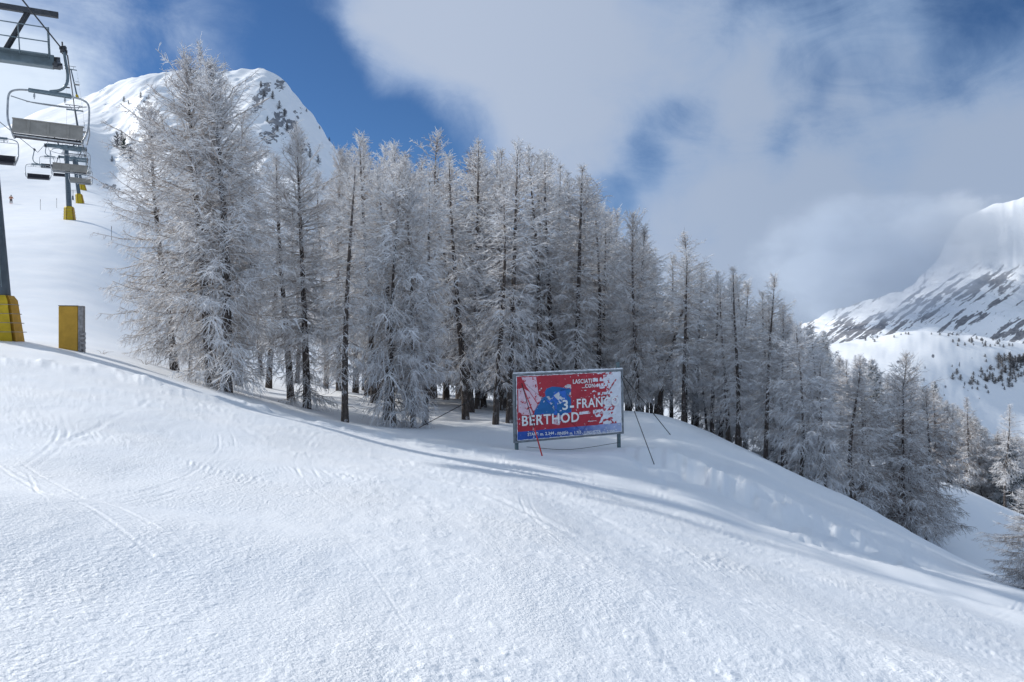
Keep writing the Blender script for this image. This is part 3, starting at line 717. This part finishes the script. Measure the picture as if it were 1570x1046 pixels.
def make_chair():
    e = empty('lift_chair', (0, 0, 0))
    # local: x to the right, y uphill, z up, origin at the rope
    m = MB(); m.box((0, 0, .0), (.14, .62, .16), None, .03); m.box((.05, .1, .12), (.1, .3, .14), None, .02); m.tube([(0, -.34, .05), (0, -.52, .16)], .03, 6)
    for y in (-.2, .2): m.tube([(-.12, y, .02), (.14, y, .02)], .07, 10)
    m.build('grip', M_dark, e)
    m = MB(); m.tube(arc([(.03, 0, -.05), (.10, 0, -.45), (.19, 0, -.95), (.16, 0, -1.35), (-.05, 0, -1.62), (-.42, 0, -1.74)], 6), [.055]*31, 10)
    m.build('hanger', M_steel, e)
    m = MB(); m.tube([(-1.15, 0, -1.80), (.35, 0, -1.84)], .085, 10); m.box((-.42, 0, -1.80), (1.5, .12, .15), None, .03)
    m.build('cross_bar', M_steel, e)
    m = MB()
    fr = arc([(-1.1, 0, -1.80), (-1.55, 0, -1.86), (-1.80, 0, -2.05), (-1.84, 0, -2.6), (-1.80, -.05, -3.15), (-1.62, -.1, -3.66)], 6)
    m.tube(fr, .038, 8); m.tube([Vector((-.84-p.x, p.y, p.z-.03)) for p in fr], .038, 8)
    m.tube([(-1.62, -.1, -3.66), (.78, -.1, -3.70)], .035, 8)
    for x in (-1.62, .78): m.tube(arc([(x, -.1, -3.68), (x, .3, -3.72), (x, .62, -3.62)], 4), .03, 8)
    for x in (-1.84, 1.0): m.tube(arc([(x*1.0, 0, -2.95), (x, .35, -3.0), (x, .62, -3.15), (x*.92, .6, -3.6)], 4), .026, 8)
    m.build('frame', M_light, e)
    m = MB(); m.box((-.42, -.14, -3.30), (2.46, .05, .62), Matrix.Rotation(R(-12), 3, 'X'), .02)
    for x in (-1.1, -.42, .28): m.box((x, -.175, -3.30), (.10, .03, .52), Matrix.Rotation(R(-12), 3, 'X'), .008)
    m.box((-.42, -.10, -3.02), (2.5, .08, .05), None, .015)
    m.build('backrest', M_panel, e)
    m = MB(); m.box((-.42, .24, -3.62), (2.40, .56, .12), Matrix.Rotation(R(4), 3, 'X'), .04); m.box((-.42, -.03, -3.30), (2.34, .10, .56), Matrix.Rotation(R(-12), 3, 'X'), .035)
    m.build('seat', M_cushion, e)
    m = MB(); m.tube(arc([(-1.75, .05, -2.12), (-1.1, .35, -2.18), (-.42, .4, -2.2), (.3, .35, -2.2), (.90, .05, -2.15)], 5), .022, 8)
    for x in (-.95, .12): m.tube([(x, .0, -1.86), (x, .05, -2.12)], .022, 6); m.box((x, .0, -2.0), (.07, .07, .12), None, .01)
    for x in (-1.2, -.7, -.15, .35): m.tube([(x, .33, -2.18), (x, .66, -2.10)], .018, 6)
    m.tube([(-1.3, .66, -2.10), (.45, .66, -2.10)], .02, 6)
    m.build('safety_bar', M_light, e)
    return e
ch0 = make_chair(); first = True
chairs = [(30.3, 0, 0, 'nearest uphill lift chair, large and empty, hanging beside the lattice head of the near tower'),
          (61, 0, 0, 'second uphill lift chair, hanging in front of the middle lift tower'),
          (101, 0, 0, 'third uphill lift chair, just below and behind the second one'),
          (150, 0, 0, 'fourth uphill lift chair, small, beyond the middle tower'),
          (195, 0, 0, 'fifth uphill lift chair, the lowest and smallest of the stack beyond the middle tower'),
          (56, 1, 0, 'nearest returning lift chair with dark seat, cut by the left edge'),
          (97, 1, 0, 'second returning lift chair with dark seat, between the left edge chair and the tower'),
          (122, 1, 0, 'third returning lift chair with dark seat, just left of the middle tower head'),
          (160, 1, 0, 'fourth returning lift chair, small dark seat left of the middle tower mast'),
          (270, 0, 0, 'tiny lift chair high on the upper slope, right side of the line'),
          (395, 0, 0, 'tiny lift chair hanging right below the summit tower'),
          (380, 1, 0, 'tiny lift chair hanging left below the summit tower')]
for Y, left, rl, lab in chairs:
    e = ch0 if first else copy_tree(ch0); first = False
    p = rope_at(Y, -LAT if left else 0); e.location = p
    e.scale = (.94, .94, .94)
    hz = math.atan2(.459, .888)
    e.rotation_euler = (0, R(1.6), hz-R(2) + (math.pi if left else 0))
    if left: e.rotation_euler = (0, 0, hz+math.pi)
    tag(e, lab, 'chairlift chair', 'chairs of the chairlift')

def tower(base, top, lab, pads='yellow', detail=True, arm=LAT/2, rad=(.42, .30), platform=True):
    b = Vector(base); t = Vector(top)-b; e = empty('lift_tower', b)
    up = t.normalized(); bk = RT.cross(up).normalized()
    m = MB(); m.tube([-up*1.0, t], list(rad), 14); m.build('mast', M_mast, e)
    A = t
    m = MB(); m.beam(A-RT*(arm+.25), A+RT*(arm-.10), .42, .46, .03); m.box(A, (.8, .8, .6), None, .04)
    m.build('crossarm', M_steel, e)
    H2 = up*1.75
    m = MB(); m.beam(A+H2-RT*(arm+.45), A+H2+RT*(arm+.12), .20, .20)
    m.beam(A-RT*.9+up*.2, A+H2-RT*1.7, .15, .15); m.beam(A+RT*.9+up*.2, A+H2+RT*1.75, .15, .15)
    m.build('lifting_frame', M_dark, e)
    for sgn in (-1, 1):
        c = A+RT*arm*sgn; slope = Vector((-.459*.955, .888*.955, .30)).normalized()
        if sgn > 0 or True:
            m = MB(); m.beam(c-slope*1.5-up*.05, c+slope*1.5-up*.05, .12, .20)
            for k in (-1, 1): m.beam(c+slope*k*1.0-RT*.12-up*.12, c+slope*k*1.0+RT*.14-up*.12, .5, .1)
            s_ = m.build('sheave_train', M_dark, e)
            m = MB()
            for k in range(-3, 4):
                q = c+slope*k*.44+up*.05; m.tube([q-RT*.05, q+RT*.05], .17, 12)
            m.build('sheave', M_cable, s_)
    if detail:
        m = MB()
        for sgn in (-1, 1):
            c0 = A+RT*sgn*(arm-.25)-up*.0; c1 = A+RT*sgn*.45
            for hgt in (.55, 1.05):
                m.tube([c0+bk*.5+up*(.2+hgt), c1+bk*.5+up*(.2+hgt)], .022, 6)
            for q in (c0, (c0+c1)/2, c1): m.tube([q+bk*.5+up*.2, q+bk*.5+up*1.27], .022, 6)
            m.tube([c0+bk*.5+up*1.25, c0-bk*.3+up*1.25], .022, 6); m.tube([c0-bk*.3+up*1.25, c0-bk*.3+up*.2], .022, 6)
            m.beam(c0+bk*.35+up*.22, c1+bk*.35+up*.22, .5, .04)
        m.build('catwalk', M_steel, e)
        m = MB(); L0 = -HD*.45
        for s_ in (-.2, .2): m.tube([L0+RT*s_+up*2.3, L0+RT*s_+t-up*.2], .02, 6)
        n = int((t.length-2.5)/.35)
        for k in range(n): m.tube([L0+RT*-.2+up*(2.4+k*.35), L0+RT*.2+up*(2.4+k*.35)], .014, 5)
        m.build('ladder', M_steel, e)
    for k in range(2):
        m = MB(); sx = -1 if k == 0 else 1
        # slab-like crash pads folded round the foot of the mast
        for a0 in ((-150, -95), (-85, -30)) if k == 0 else ((-20, 35), (45, 100)):
            pts = []
            a1, a2 = (R(x+0) for x in a0)
            lo_r, hi_r = .86, .58
            vs = []
            for hz_, rr in ((-.3, lo_r), (1.75, hi_r+.12), (1.95, hi_r)):
                for a_, d_ in ((a1, 0), (a2, 0), (a2, -.18), (a1, -.18)):
                    vs.append(up*hz_+Vector((math.cos(a_), math.sin(a_), 0))*(rr+d_))
            fs = [(0, 1, 5, 4), (1, 2, 6, 5), (2, 3, 7, 6), (3, 0, 4, 7), (4, 5, 9, 8), (5, 6, 10, 9), (6, 7, 11, 10), (7, 4, 8, 11), (8, 9, 10, 11), (3, 2, 1, 0)]
            m.add(vs, fs)
        m.build('crash_pad', M_yellow if k == 0 else M_ochre, e)
    if detail:
        m = MB()
        for hgt in (.35, .75, 1.15, 1.55): m.tube([up*hgt+Vector((math.cos(R(a)), math.sin(R(a)), 0))*(1.0-.17*hgt) for a in range(-160, 110, 18)], .012, 5)
        m.build('strap', M_wood, e)
    tag(e, lab, 'lift tower', 'towers of the chairlift'); return e
def tw(px, Y, top, **k):
    b = gpt(px, Y); return tower(b, top, **k)
E1 = at(88, 92, 31.0)-RT*LAT/2-Vector((0, 0, .12))
t1 = tw(2, 33.5, E1, lab='nearest lift tower, dark mast in yellow crash pads cut by the left edge', rad=(.52, .34))
tw(107, 120, Vector((-64.2, 120, 28.9))-RT*LAT/2-HD*.0, lab='middle lift tower, blue grey mast standing in yellow crash pads on the open piste')
tw(123, 168, Vector((-89.5, 168, 38.3))-RT*LAT/2, lab='third lift tower, seen behind the middle tower with yellow pads', detail=False)
tw(128, 212, Vector((-113, 212, 47.7))-RT*LAT/2, lab='fourth lift tower, mostly hidden with ochre pads behind the third', detail=False)
tw(121, 297, Vector((-160, 297, 85.7))-RT*LAT/2, lab='fifth lift tower, thin mast on the upper slope seen through the nearest chair', detail=False)
tw(119, 428, Vector((-234, 428, 145.5))-RT*LAT/2, lab='summit lift tower standing against the sky at the left end of the ridge', detail=False)

# upright ochre safety mat with wooden rack
p = gpt(111, 33.2); e = empty('safety_mat', p, R(14))
m = MB(); m.box((-.12, 0, .78), (.72, .34, 2.1), None, .03); m.build('pad', M_ochre, e)
m = MB(); m.box((.345, .03, .80), (.19, .36, 2.1), None, .02)
m.box((-.12, 0, 1.85), (.74, .36, .03), None, .01); m.build('side_cover', M_wood, e)
m = MB()
for x in (.36, .52): m.beam((x+.02, -.25, -.3), (x-.02, -.12, .75), .05, .07)
for z in (.1, .3, .5, .68): m.box((.46, -.2, z), (.20, .05, .10), None, .01)
m.build('rack', M_wood, e)
m = MB(); 
tag(e, 'upright ochre crash mat with a grey wooden side standing on the snow crest', 'safety mat')

# slope marker T post, piste poles
p = gpt(112, 175); e = empty('marker_post', p); m = MB(); m.tube([(0, 0, -.3), (0, 0, 2.3)], .06, 8); m.build('post', M_wood, e)
m = MB(); m.beam((-.8, 0, 2.2), (.8, 0, 2.2), .08, .08); m.beam((-.7, 0, 1.85), (.7, 0, 1.85), .06, .06); m.build('cross_beam', M_wood, e)
m = MB(); m.tube([(0, -.08, 1.0), (.02, -.08, .1)], [.15, .22], 8); m.build('padding', M_mast, e)
tag(e, 'small T shaped post with a padded foot between the lift towers', 'post')
for px, Y in ((62, 142), (87, 150), (171, 108)):
    p = gpt(px, Y); m = MB(); m.tube([(0, 0, -.3), (0, 0, 1.9)], .035, 6); m.tube([(0, 0, 1.5), (0, 0, 1.7)], .05, 6)
    o = m.build('piste_pole', M_wood, None, p)
    tag(o, {62: 'thin pole on the piste, left one of the pair left of the middle tower', 87: 'thin pole on the piste just left of the middle tower mast', 171: 'thin pole at the edge of the piste right of the middle tower'}[px], 'pole', 'thin poles on the far piste')

# ------------------------------------------------------------------ far skier
def skier(px, Y):
    p = gpt(px, Y); e = empty('person', p, R(30))
    def skin(name, vs, es, rs, m):
        me = bpy.data.meshes.new(name); me.from_pydata(vs, es, []); me.materials.append(m); o = link(name, me, e)
        o.modifiers.new('s', 'SKIN'); sv = me.skin_vertices[0].data
        for i, r in enumerate(rs): sv[i].radius = (r, r)
        sv[0].use_root = True; s2 = o.modifiers.new('u', 'SUBSURF'); s2.levels = 2; s2.render_levels = 2
        return o
    vs = [(0, 0, .88), (0, .03, 1.1), (0, .10, 1.38), (0, .12, 1.50), (0, .15, 1.66), (0, .15, 1.74),
          (.18, .09, 1.38), (.30, .18, 1.15), (.32, .38, 1.05), (-.18, .09, 1.38), (-.30, .18, 1.15), (-.32, .38, 1.05),
          (.10, .02, .84), (.15, .16, .50), (.15, .02, .10), (.15, .14, .05), (-.10, .02, .84), (-.15, .16, .50), (-.15, .02, .10), (-.15, .14, .05)]
    es = [(0, 1), (1, 2), (2, 3), (3, 4), (4, 5), (2, 6), (6, 7), (7, 8), (2, 9), (9, 10), (10, 11), (0, 12), (12, 13), (13, 14), (14, 15), (0, 16), (16, 17), (17, 18), (18, 19)]
    rs = [.15, .15, .16, .06, .10, .08, .09, .06, .05, .09, .06, .05, .10, .075, .06, .05, .10, .075, .06, .05]
    skin('body', vs, es, rs, M_skin)
    skin('jacket', [(0, 0, .84), (0, .03, 1.1), (0, .10, 1.40), (.19, .09, 1.40), (.31, .18, 1.15), (.32, .34, 1.06), (-.19, .09, 1.40), (-.31, .18, 1.15), (-.32, .34, 1.06)],
         [(0, 1), (1, 2), (2, 3), (3, 4), (4, 5), (2, 6), (6, 7), (7, 8)], [.19, .19, .19, .11, .085, .07, .11, .085, .07], M_jacket)
    skin('trousers', [(0, 0, .86), (.11, .02, .80), (.15, .16, .50), (.15, .03, .14), (-.11, .02, .80), (-.15, .16, .50), (-.15, .03, .14)],
         [(0, 1), (1, 2), (2, 3), (0, 4), (4, 5), (5, 6)], [.17, .13, .10, .085, .13, .10, .085], M_trousers)
    m = MB()
    for x in (-.15, .15): m.beam((x, -.75, .02), (x, .85, .04), .09, .03)
    m.build('ski', M_red, e); m = MB(); m.tube([(0, .15, 1.66), (0, .15, 1.80)], [.14, .09], 10); m.build('helmet', M_dark, e)
    tag(e, 'distant skier in a faded orange jacket standing alone on the piste at far left', 'skier')
skier(17, 158)

# ------------------------------------------------------------------ banner
PL = at(790, 573, 29.2); PR = at(952, 566, 31.4)
W = math.hypot(PR.x-PL.x, PR.y-PL.y)+.06; ang = math.atan2(PR.y-PL.y, PR.x-PL.x); HT = 2.52
zb = at(790, 679, 29.2).z
bn = empty('banner_sign', (PL.x, PL.y, zb), ang); tag(bn, 'red and blue race banner in a frosted metal frame on two posts', 'banner')
roll = math.atan2((at(952, 566, 31.4).z-at(790, 573, 29.2).z), W)
bn.rotation_euler = (0, -roll, ang)
m = MB()
for z in (0.02, HT-.02): m.box((W/2, 0, z), (W+.10, .09, .07), None, .012)
for x in (-.02, W+.02): m.box((x, 0.002, HT/2), (.085, .084, HT+.02), None, .012)
m.build('frame', M_frame, bn)
# frost crust along frame
rf = random.Random(3)
def crust(pts, r0, r1):
    m = MB(); P = []; 
    for p, q in zip(pts[:-1], pts[1:]):
        p, q = Vector(p), Vector(q); n = max(2, int((q-p).length/.07))
        P += [p.lerp(q, k/n)+Vector((rf.uniform(-.008, .008), 0, rf.uniform(-.008, .008))) for k in range(n)]
    P.append(Vector(pts[-1])); m.tube(P, [rf.uniform(r0, r1) for _ in P], 7); m.build('frost_crust', M_loose, bn)
crust([(-.04, -.01, HT+.03), (W+.04, -.01, HT+.03)], .018, .045)
crust([(.06, -.05, .085), (W-.06, -.05, .085), (W-.075, -.05, HT-.085), (.06, -.05, HT-.085), (.06, -.05, .09)], .004, .022)
def down(x, y):   # ground depth below a point of the sign, in its local frame
    q = bn.matrix_basis @ Vector((x, y, 0)); return ground_z(q.x, q.y)-q.z
bpy.context.view_layer.update()
for x, tp in ((.10, HT+.0), (W-.10, HT+.30)):
    m = MB(); dz = down(x, .1); m.box((x, .09, (tp+dz-.3)/2), (.13, .09, tp-dz+.3), None, .012); m.build('post', M_post, bn)
# guy cables and low wire
for a, b, mm in (((.28, -.06, HT-.35), (832, 697, 27.2), M_cable), ((W+.02, .10, HT-.15), (1004, 712, 27.6), M_cable), ((W+.02, .12, HT-.1), (1029, 662, 34.0), M_cable), ((.1, .12, HT-.1), (640, 655, 34.5), M_cable)):
    q = at(*b); gz = ground_z(q.x, q.y); ql = bn.matrix_basis.inverted() @ Vector((q.x, q.y, gz-.05))
    m = MB(); m.tube([a, ql], .016, 6); m.build('guy_cable', mm, bn)
    if b[0] == 832:
        m = MB(); A_ = Vector(a); m.tube([A_.lerp(ql, .62), A_.lerp(ql, .985)], .026, 8); m.build('red_sleeve', M_red, bn)
m = MB(); m.tube(arc([(.5, .05, down(.5, .05)+.12), (W/2, .06, -.45), (W-.1, .05, -.36)], 5), .010, 5); m.build('low_wire', M_cable, bn)
# printed cloth: fine grid, colours by where the print lies
NX, NY = 420, 240; x0, x1, z0, z1 = .055, W-.055, .075, HT-.075
gx = np.linspace(0, 1, NX); gz = np.linspace(0, 1, NY); GX, GZ = np.meshgrid(gx, gz)   # GZ up
wav = .012*np.sin(GX*26+GZ*3)*GZ*(1-GZ)*2+.010*fbm(GX*9, GZ*6, 3, 9)+.02*np.sin(GX*3.14)*np.sin(GZ*3.14)
edge = np.minimum(np.minimum(GX, 1-GX)*W, np.minimum(GZ, 1-GZ)*HT)
V = np.stack([x0+GX*(x1-x0), -.052-wav*np.clip(edge*6, 0, 1), z0+GZ*(z1-z0)+0*GX], -1).reshape(-1, 3)
col = np.zeros((NY, NX, 3)); RED = np.array([.42, .045, .065]); BLU = np.array([.030, .10, .36]); BLU2 = np.array([.03, .14, .36]); WHI = np.array([.70, .73, .80]); PINK = np.array([.66, .50, .58])
col[:] = RED
v = 1-GZ    # image-down coordinate
def poly(pts):
    ins = np.zeros(GX.shape, bool); n = len(pts)
    for i in range(n):
        (xa, ya), (xb, yb) = pts[i], pts[(i+1) % n]
        c = ((ya > v) != (yb > v)) & (GX < (xb-xa)*(v-ya)/((yb-ya)+1e-12)+xa); ins ^= c
    return ins
jn = fbm(GX*40, GZ*24, 4, 200, .6); jn2 = fbm(GX*14, GZ*9, 4, 201, .6)
def Z2(a, b): return ((a-90)/1290, (b-(180-(a-90)*.055))/775)     # coordinates read off the enlarged photograph
# pale rays and worn patches at left
for pg in ([(150,195),(320,185),(345,400),(385,470),(330,500),(210,310)], [(110,340),(160,320),(250,560),(280,640),(230,650),(110,640)], [(180,330),(240,370),(330,520),(300,590),(280,600)]):
    k = poly([Z2(*q) for q in pg]) & (jn > -.36); col[k] = PINK
fig = poly([Z2(*q) for q in [(285,650),(300,590),(350,510),(385,440),(425,425),(420,370),(440,330),(510,305),(600,310),(640,318),(690,330),(735,330),(735,380),(705,415),(735,450),(738,620),(640,650),(600,740),(560,660),(430,640),(300,650)]])
col[fig] = BLU2
k = fig & (jn2 > .26); col[k] = BLU*1.5
for pg, cc in (([(640,320),(670,290),(700,275),(735,280),(742,330),(700,325)], WHI*.75), ([(525,415),(590,370),(600,410),(625,440),(660,445),(640,490),(600,520),(575,470)], WHI*.85), ([(600,340),(725,320),(730,340),(605,362)], BLU*.7), ([(690,395),(735,370),(735,410),(700,415)], WHI*.8), ([(560,660),(640,640),(590,780),(500,760)], PINK)):
    k = poly([Z2(*q) for q in pg]) & (jn > -.2); col[k] = cc
k = poly([Z2(*q) for q in [(440,430),(470,420),(540,580),(530,600)]]) & (jn > .05); col[k] = WHI*.7
blue = v > .865-.015*GX; col[blue] = BLU*np.array([1.3, 1.0, 1.1])
# rubbed and frosted cloth: right side mostly white
d_r = GX-(.80+.10*np.sin(v*9)+.0*v); fr = sstep(-.03, .05, GX-.93+.06*jn2) 
frost = (GX + .16*jn2+.10*jn + .10*fbm(GX*5, GZ*42, 3, 204) > .865)
patchw = poly([Z2(*q) for q in [(1010,600),(1200,580),(1290,620),(1250,665),(1050,690),(1010,640)]]) & (jn > -.14)
patch2 = poly([Z2(*q) for q in [(1150,160),(1380,120),(1380,300),(1240,330),(1150,250)]]) & (jn > -.25)
patch3 = poly([Z2(*q) for q in [(1190,300),(1380,260),(1380,700),(1300,690),(1310,540),(1180,560)]]) & (jn > -.30)
diag = poly([Z2(*q) for q in [(1120,760),(1080,770),(1210,540),(1240,540)]])
frr = (frost | patchw | patch2 | patch3 | diag)
keepred = poly([Z2(*q) for q in [(1200,350),(1310,205),(1322,215),(1235,335),(1215,370)]]) | (poly([Z2(*q) for q in [(1230,560),(1270,530),(1300,560),(1270,605),(1190,610)]])) 
frr &= ~(keepred & (jn > -.15))
sm = frr & ~blue; col[sm] = WHI
a_ = (sstep(.42, 1.0, GX+.1*jn)*.75*(blue)); col = col*(1-a_[..., None])+np.array([.46, .53, .72])*a_[..., None]
jl = fbm(GX*110, GZ*14, 2, 230)
for a0, b0, a1, b1, hh_ in ((1012,222,1195,205,48),(1042,290,1198,278,42),(1066,396,1205,386,32),(832,640,978,625,34),(868,355,935,350,8),(920,745,1050,735,8)):
    k = poly([Z2(a0, b0-hh_/2), Z2(a1, b1-hh_/2), Z2(a1, b1+hh_/2), Z2(a0, b0+hh_/2)]) & (jl+.5*jn > -.13); col[k] = WHI
speck = (jn > .50) & (fbm(GX*90, GZ*55, 2, 210) > .1); col[speck] = WHI*.9
col *= (1+.16*fbm(GX*30, GZ*18, 3, 220))[..., None]
for cr in ([(170,250),(880,880)], [(1290,260),(880,860)]):       # crease lines: fold shade painted into the print colour
    (a, b), (c, d) = [Z2(*q) for q in cr]; L = math.hypot(c-a, d-b); dist = np.abs((c-a)*(v-b)-(d-b)*(GX-a))/L
    k = (dist < .004) & (GX > min(a, c)) & (GX < max(a, c)); col[k] *= .6
i = np.arange((NY-1)*(NX-1)); a = (i//(NX-1))*NX+(i % (NX-1)); Fq = np.stack([a, a+1, a+NX+1, a+NX], 1)
mc, t = mat('printed_cloth'); ca = t.n('ShaderNodeVertexColor', layer_name='print').outputs[0]; finish(t, ca, .75, None, 0, .2)
me = mesh_np('printed_cloth', V, Fq.ravel(), np.full(len(Fq), 4), [mc], smooth=True)
ca_ = me.color_attributes.new('print', 'FLOAT_COLOR', 'POINT'); ca_.data.foreach_set('color', np.concatenate([np.clip(col, 0, 1), np.ones((NY, NX, 1))], -1).astype(np.float32).ravel())
link('cloth', me, bn)
def text(s, zx, zy, hz, m=None, name='lettering', sx=1.0, bold=.0, sp=1.05, endx=None):
    """zx, zy: baseline start as read off the enlarged photograph; hz: cap height there"""
    fu, fv = Z2(zx, zy); cu = bpy.data.curves.new(name, 'FONT'); cu.body = s; cap = hz/775*(z1-z0)
    cu.size = cap/.70; cu.offset = bold*cap; cu.space_character = sp; cu.resolution_u = 3; cu.extrude = .002
    o = bpy.data.objects.new(name+'_tmp', cu); C.objects.link(o); bpy.context.view_layer.update()
    dg = bpy.context.evaluated_depsgraph_get(); me = bpy.data.meshes.new_from_object(o.evaluated_get(dg))
    xs = [v_.co.x for v_ in me.vertices]; wd = max(xs)-min(xs)
    bpy.data.objects.remove(o); me.materials.clear(); me.materials.append(m or M_white)
    if endx: sx = (endx-zx)/1290*(x1-x0)/wd
    q = link(name, me, bn, (x0+fu*(x1-x0), -.090, z0+(1-fv)*(z1-z0))); q.rotation_euler = (R(90), 0, 0); q.scale = (sx, 1, 1); return q
text('3', 618, 590, 118, endx=686, bold=.03); text('-', 715, 592, 118, endx=765, bold=.05)
text('FRANCO', 795, 572, 112, endx=1332, bold=.03, sp=1.12)
text('BERTHOD', 135, 776, 118, endx=820, bold=.03, sp=1.12)
text('LASCIATI', 755, 268, 52, endx=990, bold=.03); text('...CON', 868, 322, 48, endx=1028, bold=.03)
for s_, a_, b_ in (('START:', 205, 335), ('m. 2.344', 352, 515), ('-', 528, 545), ('FINISH:', 558, 692), ('m. 1.715', 708, 850), ('-', 862, 878), ('LUNGHEZZA:', 890, 1100), ('m. 2.550', 1120, 1275)): text(s_, a_, 900, 36, endx=b_, bold=.03)
# ------------------------------------------------------------------ cloud hanging on the far mountain
def cloud(px, py, Y, rx, ry, rz, dens, lab, seed, col=(.80, .83, .87)):
    bm = bmesh.new(); bmesh.ops.create_icosphere(bm, subdivisions=4, radius=1)
    me = bpy.data.meshes.new('cloud'); bm.to_mesh(me); bm.free()
    m_, t = mat('cloud_vapour'); o = t.n('ShaderNodeTexCoord').outputs['Object']
    L = t.n('ShaderNodeVectorMath', operation='LENGTH', i={0: o}).outputs['Value']
    n = t.noise(t.n('ShaderNodeVectorMath', operation='ADD', i={0: o, 1: (seed, 0, 0)}).outputs[0], 1.9, 6, .62)
    f = t.ramp(t.math('ADD', L, t.math('MULTIPLY', t.math('SUBTRACT', n, .5), 2.0)), .25, .95, 1.0, 0.0)
    f = t.math('MULTIPLY', f, t.ramp(L, .75, .99, 1.0, 0.0))
    vol = t.n('ShaderNodeVolumePrincipled', i={'Color': (*col, 1), 'Density': t.math('MULTIPLY', f, dens), 'Anisotropy': .2})
    t.n('ShaderNodeOutputMaterial', i={'Volume': vol.outputs[0]})
    me.materials.append(m_); o = link('cloud', me, None, at(px, py, Y)); o.scale = (rx, ry, rz)
    tag(o, lab, 'cloud', None, 'stuff'); return o
cloud(1340, 400, 2150, 400, 260, 210, .009, 'grey cloud bank hiding the left shoulder of the far mountain', 1, (.66, .72, .80))
cloud(1475, 362, 2150, 220, 200, 140, .012, 'thin veil of cloud drifting across the far summit', 4)
cloud(1650, 400, 2100, 210, 230, 230, .012, 'cloud bank at the right edge beside the far summit', 7)
